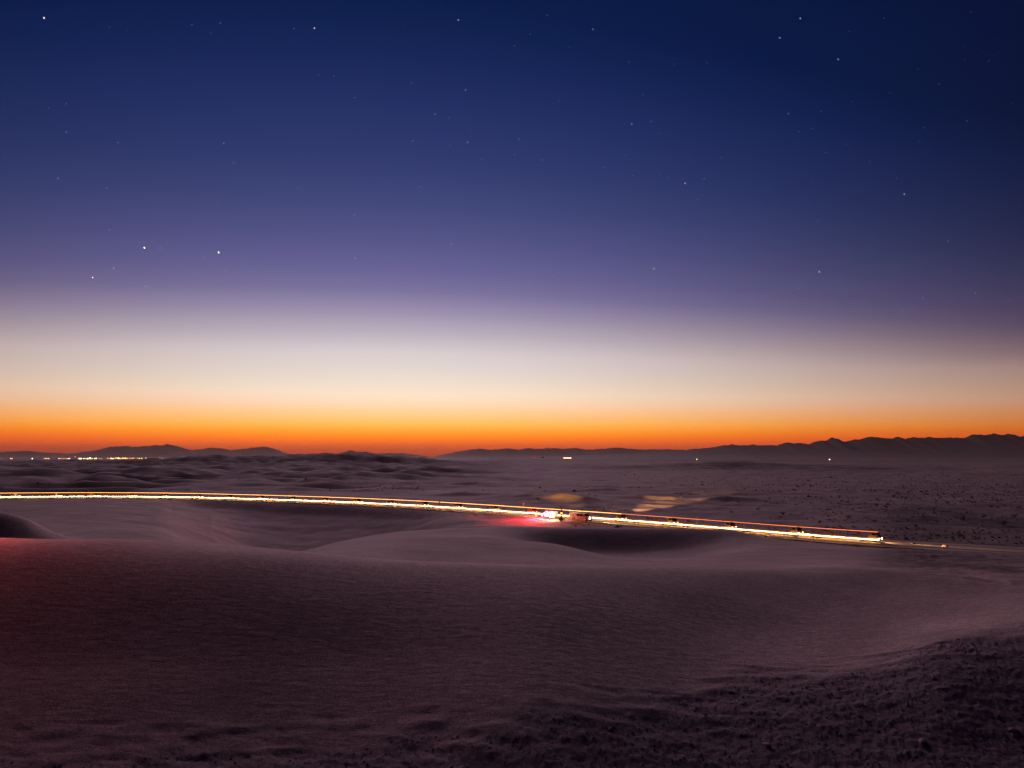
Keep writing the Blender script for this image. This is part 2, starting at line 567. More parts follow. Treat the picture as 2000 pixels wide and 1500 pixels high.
def detail(x, y, r):
    """relief added to the smooth lie of the land; x, y, r arrays"""
    u = U_of(x, y)
    left = 1 - sstep(760, 1120, u)
    rd = road_dist(x, y) if r.min() < 900 else np.full(x.shape, 1e3)
    off = sstep(7, 26, rd)
    far = sstep(95, 170, r)
    z = np.zeros_like(x)
    # broad swells on the near dunes
    z += 0.10 * fbm(x * 0.13, y * 0.13, 2) * sstep(10, 15, r) * (1 - sstep(60, 120, r))
    # dune sea beyond the road, thickest at the left
    xr, yr = x * 0.94 + y * 0.34, y * 0.94 - x * 0.34
    wx = xr + 9 * perlin(x * 0.012, y * 0.012)
    wy = yr + 9 * perlin(x * 0.012 + 40, y * 0.012)
    fr = sstep(290, 420, r) * (1 - sstep(2200, 3600, r))
    z += fr * left * (8.5 * ridged(wx / 74, wy / 52) + 4.2 * ridged(wx / 31 + 9, wy / 23) - 5.0) * off
    z += fr * left * 9.0 * sstep(900, 1500, r) * 0.12 * fbm(x / 45, y / 60, 4)
    # low hummocks at the right
    rt = (1 - left)
    z += rt * off * far * sstep(150, 260, r) * (1 - sstep(2500, 4500, r)) * (
        1.0 * ridged(x / 38, y / 24) + 0.35 * fbm(x / 9, y / 9, 3) * (1 - sstep(500, 1200, r)) + 3.0 * fbm(x / 130, y / 100, 4, 0.55) * sstep(350, 900, r))
    # basin between the near dunes and the road
    z += off * far * (1 - sstep(280, 330, r)) * 0.35 * fbm(x / 14, y / 9, 3)
    # far swell of the plain
    z += sstep(1500, 4000, r) * (1 - sstep(9000, 20000, r)) * 1.5 * fbm(x / 700, y / 500, 3)
    # mounds
    for mu, md, mh, ma, mb in MOUNDS:
        cx = (mu - 1000) / F * md
        tx = (x - cx) / ma
        ty = y - md - 0.35 * mb * tx * tx - 0.5 * mb * 0.4 * perlin(x / ma * 1.3, y / mb)
        ty = np.where(ty < 0, ty / (mb * 0.62), ty / (mb * 1.7))
        q = np.hypot(tx, ty)
        near = q < 2.6
        if near.any():
            qq = np.sqrt(q[near] ** 2 + 0.02)
            z[near] += mh * np.exp(-qq ** 1.6 * 1.3) * off[near]
    # shoulder relief beside the road
    z += (1 - off) * sstep(4.5, 8, rd) * 0.16 * fbm(x / 2.3, y / 2.3, 3) * (rd < 40)
    # rough ground underfoot
    nr = r < 30
    if nr.any():
        xx, yy, rr = x[nr], y[nr], r[nr]
        g = gravel_mask(xx, yy)
        lump = 0.03 * fbm(xx * 1.1, yy * 2.4, 4, 0.6) + 0.022 * np.abs(fbm(xx * 3.1 + 5, yy * 6.0, 3, 0.6))
        lump = lump + 0.016 * fbm(xx * 9, yy * 11, 3, 0.6)
        # wind-cut scarps along the boundary
        z[nr] += g * (lump - 0.02) + 0.05 * g * (1 - g) * 4 * (perlin(xx * 1.3, yy * 3) + 0.3)
        z[nr] += 0.006 * fbm(xx * 3, yy * 3, 3) * (1 - g)
    # dark scoured flats at the right of the near dunes
    fl = sstep(1650, 1800, u) * sstep(28, 36, r) * (1 - sstep(80, 110, r))
    z += fl * 0.16 * fbm(x / 2.2, y / 3.0, 4, 0.6)
    fl = sstep(1450, 1560, u) * sstep(20, 36, r) * (1 - sstep(90, 110, r))
    z -= fl * 0.12 * np.maximum(0, fbm(x / 1.6, y / 2.6 + 8, 2) - 0.25)
    # flatten for the road
    return z


def ground_z(x, y):
    x, y = float(x), float(y)
    r = math.hypot(x, y)
    b = base_height(math.atan2(x, y), np.array([r]))[0]
    z = b + detail(np.array([x]), np.array([y]), np.array([r]))[0]
    return float(z)


# grid: dense columns where the picture looks, coarser round the back
ph = list(np.radians(np.linspace(-41, 41, 1250)))
ph_l = list(np.radians(-41 - np.array([0.2, 0.45, 0.8, 1.3, 2, 3, 4, 5.5, 7, 9, 12, 15, 19, 24, 30, 38, 48, 60, 74, 90, 108, 126, 139])))[::-1]
ph_r = [-a for a in ph_l[::-1]]
PHI = np.array(ph_l + ph + ph_r)
rows = []
r = 2.0
while r < 46000:
    rows.append(r)
    if r < 9:
        r += 0.25
    elif r < 19:
        r += 0.055
    elif r < 40:
        r *= 1.010
    elif r < 400:
        r *= 1.0075
    elif r < 4000:
        r *= 1.013
    else:
        r *= 1.06
rows.append(46000.0)
RR = np.array(rows)
nC, nR = len(PHI), len(RR)
Z = np.zeros((nR, nC))
for j, a in enumerate(PHI):
    Z[:, j] = base_height(a, RR)
X = RR[:, None] * np.sin(PHI)[None, :]
Yg = RR[:, None] * np.cos(PHI)[None, :]
RG = np.broadcast_to(RR[:, None], X.shape)
step = 60
for i in range(0, nR, step):
    sl = slice(i, min(i + step, nR))
    Z[sl] += detail(X[sl].copy(), Yg[sl].copy(), RG[sl].copy())
GM = np.zeros_like(Z)
k30 = int(np.searchsorted(RR, 30))
GM[:k30] = gravel_mask(X[:k30], Yg[:k30])
co = np.empty((nR * nC + 1, 3))
co[:-1, 0] = X.ravel()
co[:-1, 1] = Yg.ravel()
co[:-1, 2] = Z.ravel()
co[-1] = (0, 0, ZC - 4.0)
ii, jj = np.meshgrid(np.arange(nR - 1), np.arange(nC), indexing='ij')
j2 = (jj + 1) % nC
quads = np.stack([ii * nC + jj, ii * nC + j2, (ii + 1) * nC + j2, (ii + 1) * nC + jj], -1).reshape(-1, 4)
fan = np.array([[nR * nC, (j + 1) % nC, j] for j in range(nC)])
nl = quads.size + fan.size
me = bpy.data.meshes.new('desert_ground')
me.vertices.add(len(co))
me.vertices.foreach_set('co', co.ravel())
me.loops.add(nl)
me.loops.foreach_set('vertex_index', np.r_[quads[:, ::-1].ravel(), fan[:, ::-1].ravel()].astype(np.int32))
me.polygons.add(len(quads) + len(fan))
me.polygons.foreach_set('loop_start', np.r_[np.arange(len(quads)) * 4, quads.size + np.arange(len(fan)) * 3].astype(np.int32))
me.polygons.foreach_set('loop_total', np.r_[np.full(len(quads), 4), np.full(len(fan), 3)].astype(np.int32))
me.update(calc_edges=True)
me.polygons.foreach_set('use_smooth', np.ones(len(me.polygons), bool))
att = me.attributes.new('gravel', 'FLOAT', 'POINT')
att.data.foreach_set('value', np.r_[GM.ravel(), 1.0])
# scrubby, darker ground on the plain at the right; ridges darkened too
SC = np.zeros_like(Z)
uu_ = U_of(X, Yg)
SC += sstep(1050, 1500, uu_) * sstep(150, 220, RG) * 0.35
SC += sstep(1650, 1820, uu_) * sstep(33, 46, RG) * (1 - sstep(200, 300, RG)) * 0.9
SC += (1 - sstep(950, 1100, uu_)) * (0.35 * sstep(320, 500, RG) + 0.65 * sstep(700, 1100, RG)) * (1 - sstep(2200, 3500, RG)) * 0.9
SC += sstep(1000, 1200, uu_) * (1 - sstep(1650, 1800, uu_)) * sstep(780, 980, RG) * (1 - sstep(1200, 1600, RG)) * 0.6
SC += sstep(1500, 3500, RG) * sstep(850, 1000, uu_) * 0.75
SC = np.clip(SC * (Yg > 0), 0, 1)
att = me.attributes.new('scrub', 'FLOAT', 'POINT')
att.data.foreach_set('value', np.r_[SC.ravel(), 0.0])
ground = bpy.data.objects.new('desert_ground', me)
COL.objects.link(ground)
tag(ground, kind='structure', label='rolling purple-brown sand dunes reaching to the horizon plain')


def sand_material():
    m = bpy.data.materials.new('sand')
    m.use_nodes = True
    t = m.node_tree
    b = t.nodes['Principled BSDF']
    b.inputs['Roughness'].default_value = 0.95
    b.inputs['Specular IOR Level'].default_value = 0.1
    geo = t.nodes.new('ShaderNodeNewGeometry')

    def noise(scale, detail=4, rough=0.6, vec=None):
        n = t.nodes.new('ShaderNodeTexNoise')
        n.inputs['Scale'].default_value = scale
        n.inputs['Detail'].default_value = detail
        n.inputs['Roughness'].default_value = rough
        t.links.new(vec or geo.outputs['Position'], n.inputs['Vector'])
        return n.outputs[0]

    def ramp2(f, a, c0, b_, c1):
        r = t.nodes.new('ShaderNodeValToRGB')
        r.color_ramp.elements[0].position = a
        r.color_ramp.elements[0].color = c0
        r.color_ramp.elements[1].position = b_
        r.color_ramp.elements[1].color = c1
        t.links.new(f, r.inputs[0])
        return r.outputs[0]

    def mix(f, a, b_, mode='MIX'):
        n = t.nodes.new('ShaderNodeMix')
        n.data_type = 'RGBA'
        n.blend_type = mode
        if isinstance(f, float):
            n.inputs[0].default_value = f
        else:
            t.links.new(f, n.inputs[0])
        for i, x in ((6, a), (7, b_)):
            if isinstance(x, tuple):
                n.inputs[i].default_value = x
            else:
                t.links.new(x, n.inputs[i])
        return n.outputs[2]

    def mth(op, a, b_=None, clamp=False):
        n = t.nodes.new('ShaderNodeMath')
        n.operation = op
        n.use_clamp = clamp
        for i, x in enumerate((a, b_)):
            if x is None:
                continue
            if isinstance(x, (int, float)):
                n.inputs[i].default_value = x
            else:
                t.links.new(x, n.inputs[i])
        return n.outputs[0]
    sand = ramp2(noise(0.35, 5), 0.3, (0.34, 0.25, 0.24, 1), 0.7, (0.44, 0.325, 0.31, 1))
    grains = ramp2(noise(38, 3, 0.8), 0.36, (0.28, 0.28, 0.28, 1), 0.64, (1.75, 1.75, 1.75, 1))
    sand = mix(0.85, sand, grains, 'MULTIPLY')
    grains2 = ramp2(noise(4.5, 4, 0.8), 0.36, (0.8, 0.8, 0.8, 1), 0.64, (1.15, 1.15, 1.15, 1))
    sand = mix(1.0, sand, grains2, 'MULTIPLY')
    broad = ramp2(noise(0.07, 7, 0.7), 0.35, (0.76, 0.76, 0.78, 1), 0.65, (1.2, 1.2, 1.18, 1))
    sand = mix(1.0, sand, broad, 'MULTIPLY')
    gcol = ramp2(noise(9, 6, 0.75), 0.36, (0.18, 0.14, 0.16, 1), 0.64, (0.31, 0.24, 0.265, 1))
    ag = t.nodes.new('ShaderNodeAttribute')
    ag.attribute_name = 'gravel'
    c = mix(mth('MULTIPLY', ag.outputs['Fac'], 0.9), sand, gcol)
    asx = t.nodes.new('ShaderNodeAttribute')
    asx.attribute_name = 'scrub'
    mp = t.nodes.new('ShaderNodeMapping')
    mp.inputs['Scale'].default_value = (1.0, 0.7, 1.0)
    t.links.new(geo.outputs['Position'], mp.inputs['Vector'])
    sn = noise(0.045, 9, 0.72, mp.outputs[0])
    sm = mth('MULTIPLY', asx.outputs['Fac'], ramp2(sn, 0.42, (0.35, 0.35, 0.35, 1), 0.60, (1, 1, 1, 1)))
    c = mix(sm, c, (0.08, 0.064, 0.064, 1))
    t.links.new(c, b.inputs['Base Color'])
    # wind ripples and grain
    mp2 = t.nodes.new('ShaderNodeMapping')
    mp2.inputs['Scale'].default_value = (0.35, 1.0, 1.0)
    mp2.inputs['Rotation'].default_value = (0, 0, 0.5)
    t.links.new(geo.outputs['Position'], mp2.inputs['Vector'])
    rip = mth('MULTIPLY', noise(7.0, 3, 0.5, mp2.outputs[0]), mth('SUBTRACT', 1.0, ag.outputs['Fac'], True))
    hgt = mth('ADD', mth('MULTIPLY', rip, 0.03), mth('MULTIPLY', noise(22, 5, 0.7), 0.02))
    hgt = mth('ADD', hgt, mth('MULTIPLY', mth('MULTIPLY', noise(7, 6, 0.75), ag.outputs['Fac']), 0.05))
    hgt = mth('ADD', hgt, mth('MULTIPLY', mth('MULTIPLY', sn, asx.outputs['Fac']), 1.5))
    bp = t.nodes.new('ShaderNodeBump')
    bp.inputs['Strength'].default_value = 0.8
    bp.inputs['Distance'].default_value = 1.0
    t.links.new(hgt, bp.inputs['Height'])
    t.links.new(bp.outputs[0], b.inputs['Normal'])
    return m


M['sand'] = sand_material()
ground.data.materials.append(M['sand'])

# ------------------------------------------------------------------ road
M['asphalt'] = noisy(mat('asphalt', (0.20, 0.17, 0.14), 0.9), 0.3, 0.8)
M['gravel'] = noisy(mat('gravel', (0.34, 0.26, 0.18), 0.95), 0.35, 1.5)
M['road_paint'] = mat('road_paint', (0.6, 0.58, 0.5), 0.7)


def strip(name, off0, off1, z, m, s0=0.0, s1=None, dash=None):
    s1 = _seg[-1] if s1 is None else s1
    verts, faces = [], []
    s = s0
    n = 0
    while s <= s1:
        p, d = road_pt(s), road_dir(min(max(s, 1.1), _seg[-1] - 1.1))
        nrm = np.array([-d[1], d[0]])
        for o_ in (off0, off1):
            q = p + nrm * o_
            verts.append((q[0], q[1], z))
        for o_ in (off0, off1):
            q = p + nrm * o_
            verts.append((q[0], q[1], z - 0.6))
        if n and (dash is None or (int(s / dash) % 3 == 0)):
            a, b = (n - 1) * 4, n * 4
            faces.append((a, b, b + 1, a + 1))
            if dash is None:
                faces += [(a + 2, b + 2, b, a), (a + 1, b + 1, b + 3, a + 3)]
        n += 1
        s += 2.0
    me = bpy.data.meshes.new(name)
    me.from_pydata(verts, [], faces)
    me.materials.append(m)
    o = bpy.data.objects.new(name, me)
    COL.objects.link(o)
    return o


ro = strip('road', -3.6, 3.6, 0.16, M['asphalt'])
tag(ro, kind='structure', label='two-lane desert road curving past the dunes')
sh = strip('road_shoulder', -6.8, -3.603, 0.12, M['gravel'])
tag(sh, kind='structure', label='pale gravel verge on the dune side of the road')
sh = strip('road_shoulder', 3.603, 5.6, 0.12, M['gravel'])
tag(sh, kind='structure', label='pale gravel verge on the far side of the road')
for o_ in (-3.3, 3.2):
    e = strip('road_edge_line', o_, o_ + 0.12, 0.166, M['road_paint'])
    tag(e, kind='structure', label='white edge line painted on the road')
e = strip('road_centre_line', -0.06, 0.06, 0.166, M['road_paint'], dash=4.0)
tag(e, kind='structure', label='broken centre line painted on the road')

# ------------------------------------------------------------------ mountains
def range_mesh(name, prof, d0, thick, label, color, seed):
    us = np.arange(prof[0][0], prof[-1][0] + 1, 3.0)
    a = np.array([p[0] for p in prof], float)
    b = np.array([p[1] for p in prof], float)
    vs = np.interp(us, a, b)
    vs = vs - 1.5 * fbm(us / 8.0 + seed, us * 0 + seed, 4, 0.6) * np.clip((893 - vs) / 12, 0, 1)
    nd = 25
    t = np.linspace(-1, 1, nd)
    verts = []
    for k in range(nd):
        d = d0 + t[k] * thick
        for u, v in zip(us, vs):
            hgt = max(ZC + d0 * slope(v), 0.0)
            x = (u - 1000) / F * d0 * (1 + t[k] * thick / d0 * 0.5)
            shape = (1 - abs(t[k])) ** 2.0
            n = 0.0
            verts.append([x, d, hgt * shape, hgt])
    V = np.array(verts)
    rel = fbm(V[:, 0] / (thick * 0.55) + seed, V[:, 1] / (thick * 0.5), 4) * 0.12
    tt = np.repeat(np.abs(t), len(us))
    V[:, 2] = V[:, 2] * (1 + rel * np.where(tt < 0.05, 0.0, 1.0) * np.where(tt < 0.3, 0.3, 1.0)) - np.where(tt > 0.98, 25.0, 0)
    n = len(us)
    faces = [(k * n + i, k * n + i + 1, (k + 1) * n + i + 1, (k + 1) * n + i) for k in range(nd - 1) for i in range(n - 1)]
    me = bpy.data.meshes.new(name)
    me.from_pydata([tuple(q[:3]) for q in V], [], faces)
    me.materials.append(color)
    me.update()
    o = bpy.data.objects.new(name, me)
    COL.objects.link(o)
    tag(o, label=label, kind='structure')
    return o


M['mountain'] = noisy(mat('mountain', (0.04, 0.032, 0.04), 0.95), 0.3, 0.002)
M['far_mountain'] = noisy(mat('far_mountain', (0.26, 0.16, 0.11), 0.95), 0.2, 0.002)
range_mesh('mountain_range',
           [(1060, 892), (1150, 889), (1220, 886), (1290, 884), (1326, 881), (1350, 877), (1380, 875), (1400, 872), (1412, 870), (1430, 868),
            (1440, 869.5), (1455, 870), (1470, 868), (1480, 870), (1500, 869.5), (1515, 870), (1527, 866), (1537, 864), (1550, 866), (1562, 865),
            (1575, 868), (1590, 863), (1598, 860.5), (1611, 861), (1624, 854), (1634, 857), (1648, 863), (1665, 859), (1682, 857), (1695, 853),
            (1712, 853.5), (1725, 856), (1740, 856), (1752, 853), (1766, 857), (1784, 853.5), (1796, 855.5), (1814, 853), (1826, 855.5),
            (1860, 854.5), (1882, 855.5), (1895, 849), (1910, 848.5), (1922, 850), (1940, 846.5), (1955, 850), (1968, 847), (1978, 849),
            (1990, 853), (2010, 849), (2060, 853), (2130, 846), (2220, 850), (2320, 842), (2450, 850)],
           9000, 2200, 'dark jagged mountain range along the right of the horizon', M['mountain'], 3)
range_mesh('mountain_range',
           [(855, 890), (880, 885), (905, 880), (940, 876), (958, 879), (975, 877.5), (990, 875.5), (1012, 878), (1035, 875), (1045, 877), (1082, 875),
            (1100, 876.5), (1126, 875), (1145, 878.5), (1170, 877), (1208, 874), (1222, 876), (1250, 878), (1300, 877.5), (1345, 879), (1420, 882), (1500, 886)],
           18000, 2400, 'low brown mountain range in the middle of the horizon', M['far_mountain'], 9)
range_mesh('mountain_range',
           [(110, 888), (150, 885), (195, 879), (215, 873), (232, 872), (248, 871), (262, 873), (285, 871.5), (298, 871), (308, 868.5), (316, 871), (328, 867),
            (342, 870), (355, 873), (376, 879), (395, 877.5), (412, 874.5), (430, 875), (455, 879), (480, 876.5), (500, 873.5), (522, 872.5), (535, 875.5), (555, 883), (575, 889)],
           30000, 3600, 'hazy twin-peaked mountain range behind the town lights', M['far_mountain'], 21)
range_mesh('mountain_range',
           [(650, 890), (668, 884), (686, 879.5), (698, 882.5), (715, 882), (735, 886), (765, 885), (790, 885.5), (815, 888.5), (835, 891)],
           32000, 2000, 'small faint hill alone left of the middle of the horizon', M['far_mountain'], 30)
range_mesh('mountain_range',
           [(-400, 878), (-200, 884), (-60, 880), (0, 883), (30, 881.5), (60, 880.5), (90, 884), (125, 885), (150, 888)],
           34000, 2200, 'faint flat range at the far left edge of the horizon', M['far_mountain'], 41)

# ------------------------------------------------------------------ haze
HZ = mat('haze', (1, 1, 1))
t = HZ.node_tree
t.nodes.clear()
vol = t.nodes.new('ShaderNodeVolumePrincipled')
vol.inputs['Color'].default_value = (0.85, 0.66, 0.52, 1)
vol.inputs['Density'].default_value = 1.6e-5
vol.inputs['Anisotropy'].default_value = 0.0
mo = t.nodes.new('ShaderNodeOutputMaterial')
t.links.new(vol.outputs[0], mo.inputs['Volume'])
hz = MB().box((0, 0, 330), (96000, 96000, 760)).build('haze', HZ)
tag(hz, kind='stuff', label='thin dusty haze over the desert plain')

# ------------------------------------------------------------------ added lorries, lamp strips standing in for passing light trails
def make_stand_in_lorry():
    root = empty('stand_in_lorry')
    W = 2.2
    ch = MB()
    for y in (-0.45, 0.45):
        ch.box((-6.6, y, 0.62), (12.2, 0.12, 0.18))
    for x in (-12.2, -9, -6, -3, -1.0):
        ch.box((x, 0, 0.62), (0.12, 0.78, 0.12))
    ch.build('chassis', M['steel'], root)
    MB().box((-8.1, 0, 0.76), (12.2, W, 0.09), bev=0.02).build('deck', M['dark_paint'], root)
    fr = MB()
    for y in (-W / 2 + .05, W / 2 - .05):
        for k in range(7):
            fr.box((-14.1 + k * 2.0, y, 1.36), (0.045, 0.045, 1.12))
        fr.box((-8.1, y, TOP_H - 0.03), (12.1, 0.04, 0.04))
    for k in range(7):
        fr.box((-14.1 + k * 2.0, 0, TOP_H - 0.03), (0.04, W - 0.15, 0.04))
    fr.build('open_frame', M['steel'], root)
    cab = MB()
    cab.prism([(0.0, 0.32), (0.05, 0.9), (-0.12, 1.1), (-0.42, 1.78), (-0.58, 1.88), (-1.62, 1.88), (-1.7, 1.8), (-1.7, 0.32)], -1.05, 1.05)
    c = cab.build('cab', M['dark_paint'], root)
    MB().prism([(-0.105, 1.12), (-0.40, 1.76), (-0.38, 1.76), (-0.085, 1.12)], -0.9, 0.9).build('windscreen', M['glass'], c)
    for s in (-1, 1):
        MB().prism([(-0.45, 1.3), (-0.6, 1.68), (-1.1, 1.68), (-1.1, 1.3)], s * 1.05, s * 1.065).build('side_window', M['glass'], c)
        MB().box((0.09, s * 0.78, 0.7), (0.07, 0.24, 0.16), bev=0.02).build('headlight', M['lamp_head'], c)
        MB().box((-14.22, s * 0.9, 0.66), (0.05, 0.26, 0.1)).build('tail_light', M['lamp_tail'], root)
        for x in (-0.95, -3.0, -11.2, -12.2):
            w = MB().cyl((x, s * 0.74, 0.32), (x, s * 0.98, 0.32), 0.32, 14).build('wheel', M['rubber'], root)
            MB().cyl((x, s * 0.97, 0.32), (x, s * 0.995, 0.32), 0.16, 10).build('rim', M['galvanised'], w)
        MB().box((-7.25, s * (W / 2 + 0.05), LOW_H), (14.6, 0.05, 0.042)).build('low_trail_strip', M['low_trail_glow'], root)  # continuous strips imitate the trails left by passing lights
        if s < 0:
            MB().box((-7.25, s * (W / 2 + 0.02), TOP_H), (14.6, 0.04, 0.045)).build('top_trail_strip', M['top_trail_glow'], root)
    return root


lorry = make_stand_in_lorry()
S_FRONT = road_s_at_u(1700)
PITCH = 14.75
ORD = ['first', 'second', 'third', 'fourth', 'fifth', 'sixth', 'seventh', 'eighth', 'ninth', 'tenth', 'eleventh', 'twelfth',
       'thirteenth', 'fourteenth', 'fifteenth', 'sixteenth', 'seventeenth', 'eighteenth', 'nineteenth', 'twentieth',
       'twenty-first', 'twenty-second', 'twenty-third', 'twenty-fourth', 'twenty-fifth', 'twenty-sixth', 'twenty-seventh', 'twenty-eighth']
lorries = []
i = 0
s = S_FRONT
while s > 10:
    p, d = road_pt(s), road_dir(s)
    if U_of(p[0], p[1]) < -90:
        break
    lorries.append((s, p, d))
    s -= PITCH
for i, (s, p, d) in enumerate(lorries):
    o = lorry if i == 0 else copy_tree(lorry)
    # aim along the chord the lorry stands on
    q = road_pt(s - 14.0)
    dd = p - q
    o.location = (p[0], p[1], 0.165)
    o.rotation_euler = (0, 0, math.atan2(dd[1], dd[0]))
    u = U_of(p[0], p[1])
    n = len(lorries)
    if i == 0:
        lab = 'added light-trail stand-in lorry at the right head of the queue, beams on the empty road'
    elif i < 4:
        lab = 'added light-trail stand-in lorry with reddish roof strip, %s from the right head of the queue' % ORD[i]
    elif i == n - 1:
        lab = 'added light-trail stand-in lorry with strip lamps, cut by the left picture edge'
    else:
        lab = 'added light-trail stand-in lorry with amber roof strip, %s in the queue from the left edge' % ORD[n - 1 - i]
    tag(o, lab, 'lorry', 'added lorries standing in for light trails along the road')
if True:
    # the leading stand-in lorries carry redder trail strips
    red_me = None
    for i in range(0, 4):
        root = lorry if i == 0 else [o for o in COL.objects if o.name == 'stand_in_lorry.%03d' % i][0]
        for chd in root.children:
            if chd.name.startswith('top_trail_strip'):
                chd.data = chd.data.copy()
                chd.data.materials.clear()
                chd.data.materials.append(M['top_trail_glow_red'])


def spot(name, loc, target, energy, color, size_deg, blend=0.4, radius=0.08, parent=None):
    ld = bpy.data.lights.new(name, 'SPOT')
    ld.energy = energy
    ld.color = color
    ld.spot_size = R(size_deg)
    ld.spot_blend = blend
    ld.shadow_soft_size = radius
    o = bpy.data.objects.new(name, ld)
    COL.objects.link(o)
    o.location = loc
    dv = Vector(target) - Vector(loc)
    o.rotation_euler = dv.to_track_quat('-Z', 'Y').to_euler()
    return o


# beams of the first stand-in lorry on the empty road
p, d = road_pt(S_FRONT), road_dir(S_FRONT)
a = p + d * 0.3
b = p + d * 15
spot('headlight_beam', (a[0], a[1], 0.8), (p[0] + d[0] * 5, p[1] + d[1] * 5, 0.1), 1500, (1.0, 0.46, 0.15), 95, 0.9)
b = p + d * 34
spot('headlight_beam', (a[0], a[1], 0.9), (b[0], b[1], -0.3), 42000, (1.0, 0.46, 0.15), 16, 1.0)

# ------------------------------------------------------------------ wagon and van stopped on the near verge
def wheel_at(root, x, y0, y1, r):
    w = MB().cyl((x, y0, r), (x, y1, r), r, 20).build('wheel', M['rubber'], root)
    yo = y0 if abs(y0) > abs(y1) else y1
    MB().cyl((x, yo - 0.005 * (1 if yo > 0 else -1), r), (x, yo + 0.02 * (1 if yo > 0 else -1), r), r * 0.55, 12).build('rim', M['galvanised'], w)
    return w


def roadside(u, side):
    s = road_s_at_u(u)
    # refine
    best = s
    bu = 1e9
    for k in np.arange(s - 12, s + 12, 0.25):
        q = road_pt(k)
        nrm = np.array([-road_dir(k)[1], road_dir(k)[0]])
        w = q + nrm * side
        e = abs(U_of(w[0], w[1]) - u)
        if e < bu:
            bu, best = e, k
    q = road_pt(best)
    dr = road_dir(best)
    w = q + np.array([-dr[1], dr[0]]) * side
    return w, math.atan2(dr[1], dr[0])


def make_wagon():
    w, rz = roadside(1153, -5.2)
    root = empty('off_road_wagon', (w[0], w[1], 0.13), rz)
    L_ = 6.3
    body = MB()
    prof = [(0, 0.42), (0.0, 0.95), (-0.12, 1.08), (-1.25, 1.2), (-1.75, 1.82), (-1.95, 1.9), (-L_ + 0.1, 1.9), (-L_, 1.8), (-L_, 0.45),
            (-L_ + 0.9, 0.45), (-L_ + 1.0, 0.8), (-L_ + 1.25, 0.92), (-L_ + 1.5, 0.92), (-L_ + 1.75, 0.8), (-L_ + 1.85, 0.42),
            (-1.45, 0.42), (-1.35, 0.8), (-1.1, 0.92), (-0.85, 0.92), (-0.6, 0.8), (-0.5, 0.42)]
    body.prism(prof, -0.92, 0.92)
    bo = body.build('body', M['tan_paint'], root)
    for s in (-1, 1):
        MB().prism([(-1.85, 1.25), (-2.1, 1.75), (-2.95, 1.75), (-2.95, 1.25)], s * 0.92, s * 0.935).build('front_window', M['glass'], bo)
        MB().prism([(-3.05, 1.25), (-3.05, 1.75), (-3.95, 1.75), (-3.95, 1.25)], s * 0.92, s * 0.935).build('rear_window', M['glass'], bo)
        MB().box((-2.5, s * 0.93, 0.88), (1.05, 0.02, 0.62)).build('door', M['tan_paint'], bo)
        MB().box((-5.05, s * 0.93, 1.55), (0.24, 0.03, 0.2)).build('vent', M['black'], bo)
        MB().box((-5.05, s * 0.93, 1.2), (0.24, 0.03, 0.16)).build('vent', M['black'], bo)
        for x in (-0.98, -L_ + 1.38):
            wheel_at(root, x, s * 0.70, s * 0.95, 0.40)
        MB().ball((0.02, s * 0.66, 0.86), 0.13, (0.5, 1, 1), 2).build('headlight', M['lamp_white'], bo)
        MB().box((-L_ - 0.01, s * 0.78, 0.95), (0.04, 0.14, 0.3)).build('tail_light', M['lamp_tail'], bo)
        MB().box((-2.7, s * 0.97, 0.40), (2.6, 0.10, 0.05)).build('side_step', M['galvanised'], root)
        MB().cyl((-1.7, s * 0.9, 1.28), (-1.6, s * 1.12, 1.34), 0.03, 6).box((-1.6, s * 1.14, 1.36), (0.08, 0.16, 0.22)).build('door_mirror', M['black'], bo)
    MB().prism([(-1.28, 1.22), (-1.75, 1.80), (-1.73, 1.82), (-1.25, 1.23)], -0.82, 0.82).build('windscreen', M['glass'], bo)
    MB().box((0.06, 0, 0.52), (0.16, 1.8, 0.16), bev=0.03).build('bumper', M['steel'], root)
    rk = MB()
    for y in (-0.7, 0.7):
        rk.box((-3.6, y, 2.02), (2.6, 0.04, 0.04))
    for x in (-2.4, -3.2, -4.0, -4.8):
        rk.box((x, 0, 2.02), (0.04, 1.4, 0.04)).box((x, -0.7, 1.95), (0.04, 0.04, 0.12)).box((x, 0.7, 1.95), (0.04, 0.04, 0.12))
    rk.build('roof_rack', M['steel'], root)
    MB().ball((-3.7, 0, 2.10), 0.16, (4.2, 3.0, 0.9), 2, 0.06).build('roof_load', M['white_paint'], root)
    tag(root, 'tan off-road wagon with bright headlights stopped on the near verge facing right', 'car')
    # its beams
    p0 = Matrix.Rotation(rz, 4, 'Z')
    def loc(x, y, z):
        q = p0 @ Vector((x, y, z))
        return Vector((w[0] + q.x, w[1] + q.y, z + 0.13))
    spot('headlight_beam', loc(0.25, 0.3, 0.9), loc(30, 1.5, -0.6), 16000, (1.0, 0.62, 0.28), 34, 0.7)
    return root


wagon = make_wagon()


